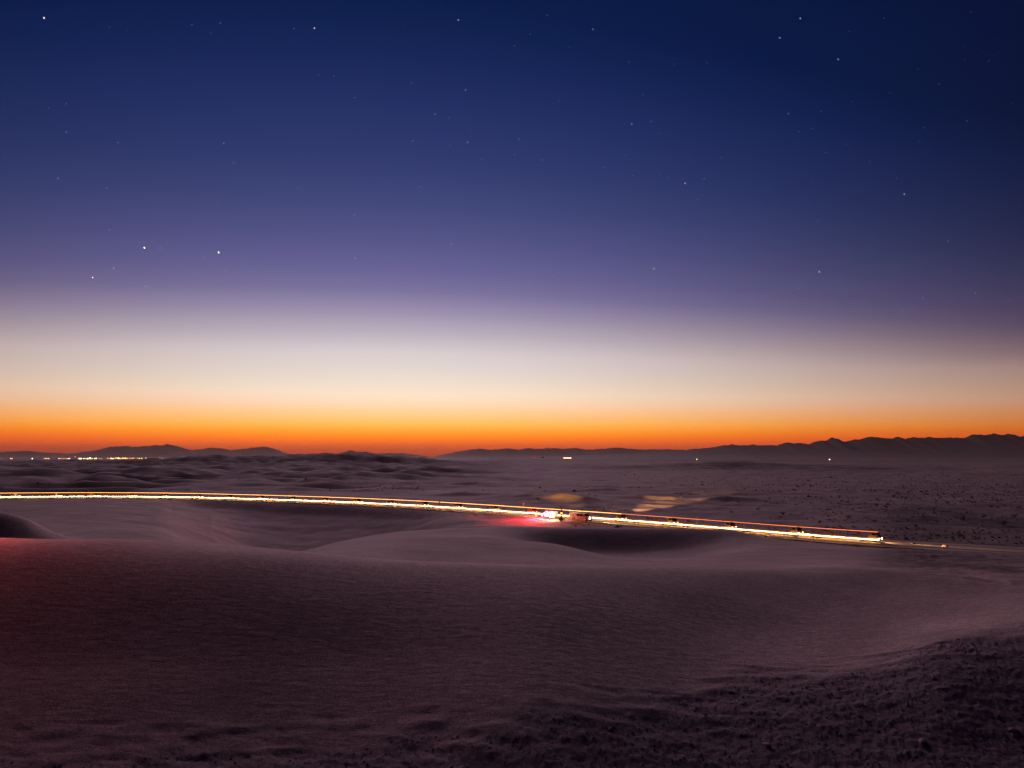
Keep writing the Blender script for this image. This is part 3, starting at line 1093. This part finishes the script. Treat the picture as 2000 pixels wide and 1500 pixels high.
def make_van():
    w, rz = roadside(1061, -5.4)
    rz += math.pi
    root = empty('panel_van', (w[0], w[1], 0.13), rz)
    L_ = 4.2
    prof = [(0, 0.38), (0.02, 0.85), (-0.1, 1.0), (-0.75, 1.15), (-1.3, 1.78), (-1.5, 1.86), (-L_ + 0.05, 1.86), (-L_, 1.75), (-L_, 0.4),
            (-L_ + 0.5, 0.4), (-L_ + 0.6, 0.72), (-L_ + 0.85, 0.82), (-L_ + 1.05, 0.82), (-L_ + 1.25, 0.72), (-L_ + 1.35, 0.38),
            (-1.2, 0.38), (-1.1, 0.72), (-0.9, 0.82), (-0.7, 0.82), (-0.5, 0.72), (-0.4, 0.38)]
    bo = MB().prism(prof, -0.88, 0.88).build('body', M['white_paint'], root)
    for s in (-1, 1):
        MB().prism([(-1.3, 1.22), (-1.52, 1.66), (-2.1, 1.66), (-2.1, 1.22)], s * 0.88, s * 0.895).build('side_window', M['glass'], bo)
        MB().box((-1.75, s * 0.89, 0.85), (0.85, 0.02, 0.6)).build('door', M['white_paint'], bo)
        for x in (-0.8, -L_ + 0.95):
            wheel_at(root, x, s * 0.66, s * 0.9, 0.34)
        MB().ball((0.02, s * 0.62, 0.8), 0.12, (0.5, 1.3, 1), 2).build('headlight', M['lamp_white'], bo)
        MB().box((-L_ - 0.01, s * 0.78, 0.9), (0.04, 0.14, 0.26)).build('tail_light', M['lamp_tail'], bo)
    MB().prism([(-0.78, 1.17), (-1.28, 1.74), (-1.26, 1.78), (-0.74, 1.19)], -0.78, 0.78).build('windscreen', M['glass'], bo)
    MB().box((0.05, 0, 0.45), (0.14, 1.7, 0.16), bev=0.03).build('bumper', M['black'], root)
    tag(root, 'white panel van in a glare of light on the verge facing left', 'van')
    p0 = Matrix.Rotation(rz, 4, 'Z')
    def loc(x, y, z):
        q = p0 @ Vector((x, y, z))
        return Vector((w[0] + q.x, w[1] + q.y, z + 0.13))
    spot('headlight_beam', loc(0.25, 0.0, 0.85), loc(25, -1.5, -0.3), 9000, (1.0, 0.93, 0.66), 40, 0.8)
    return root, loc


van, vloc = make_van()


def lantern(name, x, y, label, color, energy, m, h=0.9, r=0.09, group=None):  # lamp on a stand, added where the true source is unseen
    z = ground_z(x, y)
    rd = float(road_dist(np.array([x]), np.array([y]))[0])
    if rd < 6.8:
        z = max(z, 0.12)
    root = empty(name, (x, y, z))
    st = MB()
    for k in range(3):
        a = k * 2.094
        st.cyl((0.22 * math.cos(a), 0.22 * math.sin(a), 0), (0, 0, h * 0.6), 0.015, 6)
    st.cyl((0, 0, h * 0.55), (0, 0, h - 0.1), 0.02, 6)
    st.build('stand', M['steel'], root)
    MB().ball((0, 0, h), r, (1, 1, 1.2), 2).build('lamp_globe', m, root)
    MB().cyl((0, 0, h + r * 1.1), (0, 0, h + r * 1.7), r * 0.7, 10).build('cap', M['black'], root)
    ld = bpy.data.lights.new('lamp_light', 'POINT')
    ld.energy = energy
    ld.color = color
    ld.shadow_soft_size = r * 1.1
    lo = bpy.data.objects.new('lamp_light', ld)
    COL.objects.link(lo)
    lo.parent = root
    lo.location = (0, 0, h + r * 2.6)
    tag(root, label, 'lantern', group)
    return root


M['red_lamp'] = mat('red_lamp', (0.6, 0.1, 0.08), 0.3, 0, (1.0, 0.06, 0.05), 20)
M['glare_lamp'] = mat('glare_lamp', (0.9, 0.9, 0.85), 0.3, 0, (1.0, 0.9, 0.7), 120)
wl, _ = roadside(1046, -8.6)
lantern('added_red_lamp', wl[0], wl[1], 'added red lamp tinting the sand left of the white van', (1.0, 0.02, 0.04), 20000, M['red_lamp'], 0.8, 0.16)  # added lamp, made up to redden the sand here
wl, _ = roadside(1075, -8.2)
lantern('added_glare_light', wl[0], wl[1], 'added blinding lamp making the glare beside the white van', (1.0, 0.78, 0.45), 1500, M['glare_lamp'], 1.0, 0.22)  # added lamp for the white glare, no such source known
lp = P(-170, 1030, 21.0)
lantern('added_crest_lamp', lp.x, lp.y, 'added red lamp off the left edge, tinting the dune crest', (1.0, 0.07, 0.02), 620, M['red_lamp'], 1.3, 0.08)  # added out of view for the red tint along the crest

# added floodlights on one stand-in lorry, brightening the dunes beyond the road
k_fl = min(range(len(lorries)), key=lambda i: abs(U_of(*lorries[i][1]) - 1215))
fl_root = [o for o in COL.objects if o.name == ('stand_in_lorry.%03d' % k_fl if k_fl else 'stand_in_lorry')][0]
bpy.context.view_layer.update()
for x_, tgt, en, cone in ((-5.0, P(1320, 977, 268) + Vector((0, 0, 13)), 1300000, 22), (-6.0, P(1095, 972, 262) + Vector((0, 0, 12)), 520000, 22)):
    MB().box((x_, 1.15, 2.12), (0.34, 0.16, 0.2), bev=0.03).build('added_floodlight', M['steel'], fl_root)
    q = fl_root.matrix_world @ Vector((x_, 1.3, 2.14))
    spot('added_flood_beam', q, tgt, en, (1.0, 0.53, 0.19), cone, 0.35)

# ------------------------------------------------------------------ road signs and marker posts
def sign(u, side, kind, label, h, cat='sign', name='road_sign'):
    w, rz = roadside(u, side)
    z = max(ground_z(w[0], w[1]), 0.10 if abs(side) < 6 else -1)
    face = math.atan2(-w[1], -w[0])
    root = empty(name, (w[0], w[1], z), face + math.pi / 2)
    # local -y... faces the viewer along +... ; x is across
    if kind == 'round':
        MB().cyl((0, 0, 0), (0, 0, h), 0.04, 8).build('post', M['steel'], root)
        MB().cyl((0, -0.05, h - 0.1), (0, -0.075, h - 0.1), 0.36, 20).build('sign_plate', M['red_sign'], root)
    elif kind == 'triangle':
        MB().cyl((0, 0, 0), (0, 0, h), 0.04, 8).build('post', M['steel'], root)
        MB().prism([(-0.45, h - 0.65), (0.45, h - 0.65), (0.0, h + 0.1)], -0.075, -0.05).build('sign_plate', M['red_sign'], root)
    elif kind == 'blade':
        MB().cyl((0, 0, 0), (0, 0, h), 0.04, 8).build('post', M['steel'], root)
        MB().box((0, -0.065, h - 0.5), (0.30, 0.03, 1.0)).build('sign_plate', M['red_sign'], root)
    elif kind == 'yield':
        MB().cyl((0, 0, 0), (0, 0, h), 0.04, 8).build('post', M['galvanised'], root)
        MB().prism([(-0.48, h), (0.48, h), (0.0, h - 0.85)], -0.075, -0.05).build('sign_plate', M['yellow_sign'], root)
        MB().box((0, -0.08, h - 0.16), (0.5, 0.01, 0.1)).build('sign_bar', M['black'], root)
    elif kind == 'post':
        MB().box((0, 0, h / 2), (0.14, 0.10, h), bev=0.02).build('post', M['white_paint'], root)
        for k in range(3):
            MB().box((0, -0.055, h * (0.35 + 0.2 * k)), (0.15, 0.02, 0.09)).build('reflector_band', M['red_sign'], root)
    elif kind == 'pair':
        for x in (-0.18, 0.18):
            MB().box((x, 0, h / 2), (0.12, 0.10, h), bev=0.02).build('post', M['white_paint'], root)
    tag(root, label, cat)
    return root


sign(178, -7.2, 'round', 'small round red road sign on a thin post near the left edge', 2.9)
sign(287, -7.2, 'triangle', 'small red triangular road sign beside the road at the left', 2.2)
sign(860, -7.2, 'blade', 'narrow upright red roadside sign on a thin post, left of the stopped vehicles', 3.0)
sign(1021, 7.0, 'yield', 'yellow point-down triangle sign beyond the road left of the white van', 2.6)
sign(1355.5, 7.2, 'pair', 'pair of pale marker posts beyond the road', 2.0, 'post', 'marker_post')
sign(1580, -7.2, 'post', 'striped pale marker post standing by the head lorry', 2.35, 'post', 'marker_post')
M['reflector_amber'] = M['amber_glow']


def bush(name, x, y, w, h, m, label, group=None, cat='bush', n=260, zb=None):
    z = ground_z(x, y) if zb is None else zb
    root = empty(name, (x, y, z))
    st = MB()
    for k in range(6):
        a = k * 1.05 + random.random()
        st.cyl((0, 0, -0.05), (math.cos(a) * w * 0.3, math.sin(a) * w * 0.3, h * 0.7), 0.02 * w + 0.008, 5, 0.006)
    st.build('stems', m, root)
    lf = MB()
    lobes = [(random.uniform(-.35, .35) * w, random.uniform(-.35, .35) * w, random.uniform(.3, .75) * h, random.uniform(.2, .38)) for _ in range(7)]
    for _ in range(n):
        lx, ly, lz, lr = random.choice(lobes)
        q = Vector((random.gauss(0, 1), random.gauss(0, 1), random.gauss(0, 1))).normalized() * random.uniform(0.5, 1)
        lf.leaf((lx + q.x * lr * w, ly + q.y * lr * w, max(0.03, lz + q.z * lr * h)), 0.07 * max(w, h))
    lf.build('foliage', m, root)
    tag(root, label, cat, group)
    return root


# tall post in a dark bush between the van and the wagon
w, rz = roadside(1095, -9.4)
z = ground_z(w[0], w[1])
mp_ = empty('reflector_post', (w[0], w[1], z), math.atan2(-w[1], -w[0]) + math.pi / 2)
MB().box((0, 0, 1.85), (0.32, 0.14, 1.9)).build('dark_stem', M['black'], mp_)
MB().box((0, 0, 3.15), (0.24, 0.12, 1.3), bev=0.03).build('pale_top', M['white_paint'], mp_)
MB().ball((0, -0.12, 2.15), 0.16, (1, 0.5, 1), 2).build('glowing_reflector', M['amber_glow'], mp_)  # no lamp: the reflector's shine is put in as emission
MB().cyl((0, 0, 2.42), (0, 0, 2.46), 0.42, 12).build('collar', M['black'], mp_)
tag(mp_, 'tall pale-topped marker post with an amber reflector made to glow, rising from a dark bush', 'post')
bush('desert_bush', w[0] + 0.1, w[1] - 0.5, 1.7, 1.2, M['shrub'], 'dark bush at the foot of the tall pale-topped post', n=420)

for u, side, ww, hh, lab in (
        (953, 7.5, 1.3, 1.2, 'round bush glowing yellow-green beyond the road, left of the yellow sign'),
        (982, 7.5, 0.9, 0.8, 'small bush beyond the road next to the yellow sign'),
        (1261, 7.5, 0.8, 1.2, 'single upright bush beyond the road, first right of the wagon'),
        (1301, 7.5, 0.9, 1.0, 'small bush beyond the road, left one of three lit bushes'),
        (1314, 7.5, 1.3, 1.3, 'largest of three lit bushes beyond the road'),
        (1341, 7.5, 1.1, 1.1, 'right one of three lit bushes beyond the road'),
        (1551, 7.5, 1.1, 1.2, 'lit bush beyond the road left of the striped marker post'),
        (1614, 7.5, 1.0, 1.1, 'lit bush beyond the road right of the striped marker post')):
    w, rz = roadside(u, side)
    bush('desert_bush', w[0], w[1], ww, hh, M['dry_shrub'], lab, 'lit bushes along the road')

# clumps and stones along the near verge, in the light of the strips
k = 0
for _ in range(30):
    u = random.choice((random.uniform(1475, 1570), random.uniform(1180, 1290), random.uniform(1640, 1800), random.uniform(880, 1000)))
    w, rz = roadside(u, -random.uniform(7.0, 10.5))
    bush('verge_tuft', w[0], w[1], random.uniform(0.5, 1.0), random.uniform(0.25, 0.5), M['dry_shrub'],
         'low dry tuft on the lit near verge of the road', 'dry tufts on the verge', 'tuft', n=90)


def stone(name, x, y, sx, sy, sz, label, group=None, sub=2, z=None):
    zz = ground_z(x, y) if z is None else z
    b = MB().ball((0, 0, sz * 0.35), 1.0, (sx, sy, sz), sub, 0.12)
    o = b.build(name, M['rock'])
    o.location = (x, y, zz)
    o.rotation_euler = (0, 0, random.uniform(0, 6.28))
    tag(o, label, 'stone', group)
    return o


for u, v, s_, lab in ((1495, 1049, 0.30, 'pale rounded stone alone in the hollow below the road'),
                      (1783, 1063, 0.30, 'low pale boulder on the lit end of the road verge'),
                      (1846, 1068, 0.34, 'bright pale boulder where the headlights fade out'),
                      (1899, 1073.5, 0.16, 'small pale stone on the dark ground right of the bright boulder'),
                      (1968, 1077, 0.16, 'small yellowish stone near the right edge of the picture'),
                      (1555, 1049, 0.35, 'pale boulder on the verge below the striped marker post')):
    dd = depth_at(v, 0.1)
    p = P(u, v, dd)
    stone('boulder', p.x, p.y, s_ * 1.7, s_ * 1.2, s_, lab)

# dark shrubs dotted over the plain at the right
for k, (u, v) in enumerate(((1657, 984), (1936, 993), (1658, 1013), (1708, 1018), (1790, 1029), (1669, 1030), (1530, 1005), (1731, 995),
                            (1640, 972), (1824, 1004), (1880, 1016), (1960, 1026), (1905, 1051), (1740, 1050), (1875, 1045), (1990, 990),
                            (1600, 1020), (1770, 975), (1850, 985), (1555, 990), (1480, 998), (1430, 1002), (1700, 963), (1980, 1010))):
    dd = depth_at(v, 0.2)
    p = P(u, v, dd)
    sz = random.uniform(0.9, 1.9)
    bush('plain_shrub', p.x, p.y, sz, sz * 0.6, M['shrub'], 'dark desert shrub dotted on the plain right of the lorries', 'shrubs on the plain', 'shrub', n=120)

# ------------------------------------------------------------------ distant lights
def far_lamp(name, u, v, d, r, m, label, cat='lamp', group=None, sx=1.0):
    p = P(u, v, d)
    gz = 0.0
    hgt = max(p.z, 3.0)
    b = MB().ball((0, 0, hgt), r, (sx, 1, 0.8), 2)
    b.cyl((0, 0, -1), (0, 0, hgt - r * 0.6), 0.18, 6)
    root = empty(name, (p.x, p.y, gz))
    MB().ball((0, 0, hgt), r, (sx, 1, 0.8), 2).build('lamp_head', m, root)
    b.bm.free()
    MB().cyl((0, 0, -2), (0, 0, hgt - r * 0.75), 0.2, 6).build('pole', M['steel'], root)
    tag(root, label, cat, group)
    return root


ml = {}
for nme, c, st in (('orange', (1.0, 0.32, 0.04), 4.5), ('yellow', (1.0, 0.58, 0.12), 5.0), ('white', (1.0, 0.72, 0.42), 7), ('red', (1.0, 0.06, 0.06), 5)):
    ml[nme] = mat('town_lamp_' + nme, (0.5, 0.5, 0.5), 0.5, 0, c, st)
TOWN = [(153, 'o', 1), (156, 'w', 1.1), (159, 'w', 1), (164, 'y', 1), (167, 'o', 1), (171, 'w', 1.1), (173, 'o', 1), (176, 'w', 1.5), (180, 'o', 1), (185, 'y', 1), (188, 'w', 1),
        (194, 'o', .6), (198, 'o', .6), (210, 'o', .7), (213, 'o', .7), (217, 'y', 1), (219, 'w', 1), (222, 'y', 1), (226, 'o', 1), (229, 'o', 1.1), (232, 'w', 1), (235, 'o', 1.1), (239, 'y', 1), (242, 'o', 1), (245, 'y', 1), (248, 'o', 1),
        (253, 'o', .8), (256, 'r', .7), (259, 'o', .8), (262, 'o', .7), (268, 'o', .6), (272, 'y', 1), (277, 'y', 1), (285, 'y', .9), (288, 'w', .9), (291, 'o', .9), (296, 'y', .8),
        (302, 'o', .4), (308, 'o', 1.1), (312, 'w', .9), (317, 'o', .5), (326, 'o', .4), (334, 'w', 1.0), (337, 'y', .7)]
nm = {'o': 'orange', 'y': 'yellow', 'w': 'white', 'r': 'red'}
for k, (u, c, s_) in enumerate(TOWN):
    v = 895.6 + (random.random() - 0.5) * 1.6 + (1.2 if u < 166 else 0)
    far_lamp('town_lamp', u, v, 5000, 3.9 * s_ * random.uniform(0.7, 1.15), ml[nm[c]],
             'one of the %s lamps strung along the horizon below the twin-peaked range' % nm[c], 'lamp', '%s town lamps on the left horizon' % nm[c])
for u, v, c, s_, lab in ((3, 896, 'o', .6, 'faint orange lamp at the very left edge of the horizon'),
                         (21, 898.6, 'y', 1, 'yellow lamp, lower of the pair near the left edge'),
                         (23.5, 896, 'o', 1.1, 'orange lamp, upper of the pair near the left edge'),
                         (63, 897, 'w', 1.3, 'single white lamp on the left horizon'),
                         (147, 892, 'r', 1.1, 'red mast light above the town lamps')):
    far_lamp('town_lamp' if c != 'r' else 'mast_light', u, v, 5000, 2.4 * s_, ml[nm[c]], lab)
for k, u in enumerate((86, 88.5, 91, 93.5, 95.5)):
    far_lamp('town_lamp', u, 896.2 + 0.4 * (k % 2), 5000, 2.0, ml['yellow' if k else 'orange'], 'yellow lamp in the short row left of the red mast light', 'lamp', 'short row of yellow lamps')
for k, (u, v) in enumerate(((115, 897.5), (118, 897.3), (121, 897.2), (124, 897.2), (127, 897), (130, 896.8), (133, 896.2), (136, 895.4))):
    far_lamp('town_lamp', u, v, 5000, 2.1, ml['white' if k in (0, 6, 7) else 'orange'], 'lamp in the rising row just left of the red mast light', 'lamp', 'rising row of town lamps')
far_lamp('mast_light', 1043.5, 893.6, 5200, 2.1, ml['red'], 'small red light on the plain left of the bright bar')
far_lamp('town_lamp', 1361, 898, 3600, 2.2, ml['yellow'], 'lone yellow lamp at the foot of the right mountains')
far_lamp('town_lamp', 1620.5, 903.4, 3400, 2.1, ml['white'], 'lone white lamp below the highest peak at the right')
pb = P(1107.5, 894, 5200)
br = empty('lit_building', (pb.x, pb.y, 0))
MB().box((0, 0, 5), (66, 20, 10)).build('hall', M['dark_paint'], br)
for k in range(9):
    MB().box((-26.4 + 6.6 * k, -10.6, 6.5), (4.6, 1.0, 3.4)).build('lit_bay', ml['white'] if k % 3 else ml['yellow'], br)
MB().box((0, 0, 10.3), (68, 22, 0.6)).build('roof', M['steel'], br)
tag(br, 'long low building lit bright white out on the plain', 'building')

# low scrub over the plain and in the hollows: far too many to count
def scrub_cover():
    n = 26000
    rr = np.exp(rng.uniform(math.log(112), math.log(1500), n))
    th = rng.uniform(-0.68, 0.68, n)
    x, y = rr * np.sin(th), rr * np.cos(th)
    u = U_of(x, y)
    dens = fbm(x / 40, y / 40, 4)
    edge = sstep(900, 1750, u)
    keep = ((u > 900) & (dens > 0.25 - 0.45 * edge) & (rng.random(n) < 0.15 + 0.6 * edge)) | ((u <= 900) & (rr > 300) & (dens > 0.22) & (rng.random(n) < 0.5))
    keep &= ~((u > 1180) & (u < 1480) & (rr > 250) & (rr < 300) & (rng.random(n) < 0.8))
    x, y, rr = x[keep], y[keep], rr[keep]
    k2 = road_dist(x, y) > 9
    x, y, rr = x[k2], y[k2], rr[k2]
    order = np.argsort(rr)
    x, y, rr = x[order], y[order], rr[order]
    zz = np.array([base_height(math.atan2(a, b), np.array([c]))[0] for a, b, c in zip(x, y, rr)])
    for i in range(0, len(x), 2000):
        q = slice(i, i + 2000)
        zz[q] += detail(x[q].copy(), y[q].copy(), rr[q].copy())
    pts, fcs = [], []
    for a, b, c, r_ in zip(x, y, zz, rr):
        s_ = random.uniform(0.14, 0.42) * (1.0 if r_ < 300 else 1.5)
        if random.random() < 0.06:
            s_ *= 1.8
        n0 = len(pts)
        for k in range(5):
            t_ = k * 1.257 + random.random()
            e = s_ * random.uniform(0.6, 1.1)
            pts.append((a + e * math.cos(t_), b + e * math.sin(t_), c + s_ * random.uniform(0.0, 0.35)))
        pts.append((a + s_ * random.uniform(-.3, .3), b, c + s_ * random.uniform(0.6, 1.0)))
        for k in range(5):
            fcs.append((n0 + k, n0 + (k + 1) % 5, n0 + 5))
    me = bpy.data.meshes.new('desert_scrub')
    me.from_pydata(pts, [], fcs)
    me.materials.append(noisy(mat('scrub', (0.13, 0.105, 0.09), 0.9), 0.4, 0.05))
    o = bpy.data.objects.new('desert_scrub', me)
    COL.objects.link(o)
    tag(o, 'sparse low dark scrub covering the plain and the hollows between the dunes', 'scrub', kind='stuff')


scrub_cover()

# ------------------------------------------------------------------ stars
sm = mat('star', (0, 0, 0), 1, 0, (0.85, 0.88, 1.0), 3.2)
sm_w = mat('star_warm', (0, 0, 0), 1, 0, (1.0, 0.72, 0.5), 3.2)
for m_ in list(ml.values()) + [sm, sm_w, M['top_trail_glow'], M['top_trail_glow_red'], M['lamp_tail'], M['amber_glow'], M['lamp_head']]:
    m_.cycles.emission_sampling = 'NONE'      # too small or far to light anything
SD = 150000.0


def star_geo(b, u, v, s_, L_=1.0):
    p = P(u, v, SD) - Vector((0, 0, ZC))
    p = p.normalized() * SD
    # stars drift down to the right at the left of the picture, less at the right
    a = math.radians(62)
    rt = Vector((1, 0, 0))
    up = Vector((0, -ST, CT))
    dr = (rt * math.cos(a) - up * math.sin(a)).normalized()
    sd_ = p.normalized().cross(dr).normalized()
    rr_ = 42.0 * s_
    c = p + Vector((0, 0, ZC))
    ff = p.normalized()
    vs = [b.bm.verts.new(q) for q in (c + dr * rr_ * L_, c - dr * rr_ * L_, c + sd_ * rr_, c - sd_ * rr_, c + ff * rr_, c - ff * rr_)]
    for i_ in (0, 1):
        for j_ in (2, 3):
            for k_ in (4, 5):
                b.bm.faces.new((vs[i_], vs[j_], vs[k_]))


BR = [(86, 35, 2.1, 2.0, 1, 'warm star high in the upper left corner'), (614, 55, 1.8, 1.5, 1, 'warm star high at the left of the middle'),
      (895, 39, 1.5, 1.3, 0, 'white star high just left of the middle'), (1158, 57, 1.4, 1.0, 0, 'white star high just right of the middle'),
      (1563, 36, 1.5, 1.0, 0, 'white star near the top edge at the right'), (1523, 74, 1.4, 1.0, 0, 'white star just below left of the top right one'),
      (1637, 116, 1.5, 1.0, 0, 'white star right of the pair in the upper right'), (282, 484, 2.6, 2.0, 1, 'brightest star, low in the blue at the left'),
      (427, 493, 2.6, 1.9, 0, 'bright white star right of the brightest one'), (181, 542, 1.7, 1.8, 1, 'dim warm star below left of the brightest one'),
      (1234, 242, 1.5, 1.0, 1, 'yellowish star right of the middle of the blue'), (1338, 358, 1.6, 1.0, 0, 'white star in the blue right of the middle'),
      (1277, 525, 1.7, 1.0, 1, 'orange star low over the middle'), (1600, 531, 1.6, 1.0, 0, 'white star low at the right'),
      (1766, 379, 1.4, 1.0, 0, 'white star in the dark blue at the right'), (909, 176, 1.3, 1.4, 0, 'white star in the upper middle'),
      (913, 278, 1.4, 1.3, 0, 'white star straight below the upper middle one'), (1540, 222, 1.3, 1.0, 1, 'orange star at the upper right')]
for u, v, s_, L_, wm, lab in BR:
    b = MB()
    star_geo(b, u, v, s_, L_)
    o = b.build('star', sm_w if wm else sm)
    tag(o, lab, 'star')
FA = [(313, 484), (442, 526), (285, 559), (348, 606), (129, 203), (95, 211), (129, 258), (231, 278), (208, 367), (113, 349), (214, 449), (426, 394), (485, 427),
      (375, 48), (430, 45), (411, 63), (248, 60), (214, 53), (358, 132), (437, 280), (456, 318), (542, 343), (583, 367), (574, 56), (622, 146), (652, 148), (693, 190),
      (804, 162), (850, 223), (876, 230), (919, 255), (940, 311), (991, 243), (806, 275), (880, 283), (820, 364), (887, 359), (788, 51), (1005, 89), (1035, 67),
      (1112, 92), (1079, 130), (1092, 197), (1232, 150), (1229, 121), (1272, 237), (1287, 261), (1210, 258), (1256, 185), (1222, 303), (1180, 327), (1236, 343),
      (1288, 340), (1304, 347), (1375, 349), (1409, 308), (1363, 247), (1318, 125), (1380, 123), (1014, 272), (1059, 312), (1005, 302), (1069, 30), (1659, 61),
      (1726, 35), (1896, 23), (1883, 91), (1918, 101), (1950, 104), (1939, 108), (1931, 119), (1884, 116), (1793, 135), (1834, 164), (1665, 198), (1738, 181),
      (1613, 298), (1586, 251), (1561, 257), (1604, 218), (1652, 282), (1699, 316), (1804, 249), (1796, 276), (1889, 236), (1976, 202), (1585, 352), (1751, 348),
      (1577, 397), (1597, 431), (1707, 467), (1777, 474), (1852, 471), (1980, 499), (1606, 503), (1559, 563), (1802, 581), (1761, 606), (1905, 572), (1958, 577),
      (1973, 586), (1872, 636), (1985, 712), (1517, 395), (1361, 390), (1250, 393), (1427, 412), (1411, 442), (1325, 509), (1468, 556), (1191, 467), (1002, 456),
      (1082, 538), (597, 491), (694, 504), (692, 420), (882, 477), (877, 551), (911, 551), (820, 564), (874, 603), (925, 453), (1065, 718), (625, 685), (400, 503), (222, 524)]
b1, b2 = MB(), MB()
for k, (u, v) in enumerate(FA):
    star_geo(b2 if k % 5 == 2 else b1, u, v, random.uniform(0.5, 0.85), 1.7 if u < 900 else 1.0)
fs = b1.build('faint_stars', sm)
tag(fs, 'scatter of faint bluish stars over the whole sky', 'stars', kind='stuff')
fs = b2.build('faint_stars', sm_w)
tag(fs, 'scatter of faint warm-coloured stars over the whole sky', 'stars', kind='stuff')

# ------------------------------------------------------------------ pebbles on the rough ground in front
pts, fcs = [], []
base = [(-1, 0, 0), (1, 0, 0), (0, -1, 0), (0, 1, 0), (0.2, 0.1, 0.8), (-0.3, -0.2, -0.5)]
bf = [(0, 2, 4), (2, 1, 4), (1, 3, 4), (3, 0, 4), (2, 0, 5), (1, 2, 5), (3, 1, 5), (0, 3, 5)]
cnt = 0
xs = rng.uniform(-10, 19, 60000)
ys = rng.uniform(8.6, 19, 60000)
gm = gravel_mask(xs, ys)
keep = (gm > 0.6) & (np.abs(xs) < ys * 0.85 + 0.5)
xs, ys = xs[keep][:9000], ys[keep][:9000]
phis = np.arctan2(xs, ys)
rs = np.hypot(xs, ys)
zb = np.array([base_height(a, np.array([r_]))[0] for a, r_ in zip(phis, rs)])
zb = zb + detail(xs.copy(), ys.copy(), rs.copy())
for x, y, z in zip(xs, ys, zb):
    s_ = 0.008 + 0.03 * random.random() ** 3
    ca, sa = math.cos(random.random() * 6.28), math.sin(random.random() * 6.28)
    n0 = len(pts)
    for q in base:
        qx, qy = q[0] * (0.7 + 0.6 * random.random()), q[1] * (0.6 + 0.5 * random.random())
        pts.append((x + s_ * (qx * ca - qy * sa), y + s_ * (qx * sa + qy * ca), z + s_ * q[2] * 0.7))
    fcs += [tuple(n0 + i_ for i_ in f_) for f_ in bf]
me = bpy.data.meshes.new('pebbles')
me.from_pydata(pts, [], fcs)
me.materials.append(noisy(mat('pebble', (0.15, 0.12, 0.125), 0.9), 0.6, 3))
o = bpy.data.objects.new('pebbles', me)
COL.objects.link(o)
tag(o, 'small dark pebbles strewn over the rough foreground ground', 'pebbles', kind='stuff')
for u, v, s_, lab in ((1498, 1456, 0.05, 'pale flat stone low in the rough foreground'), (1802, 1450, 0.06, 'dark stone in the rough ground at the lower right'),
                      (1978, 1427, 0.055, 'long pale stone in the rough ground by the right edge')):
    # walk down the sight line to the ground
    dd = 8.0
    while dd < 18:
        p = P(u, v, dd)
        if p.z < ground_z(p.x, p.y):
            break
        dd += 0.05
    st = stone('stone', p.x, p.y, s_ * 1.6, s_, s_ * 0.6, lab)
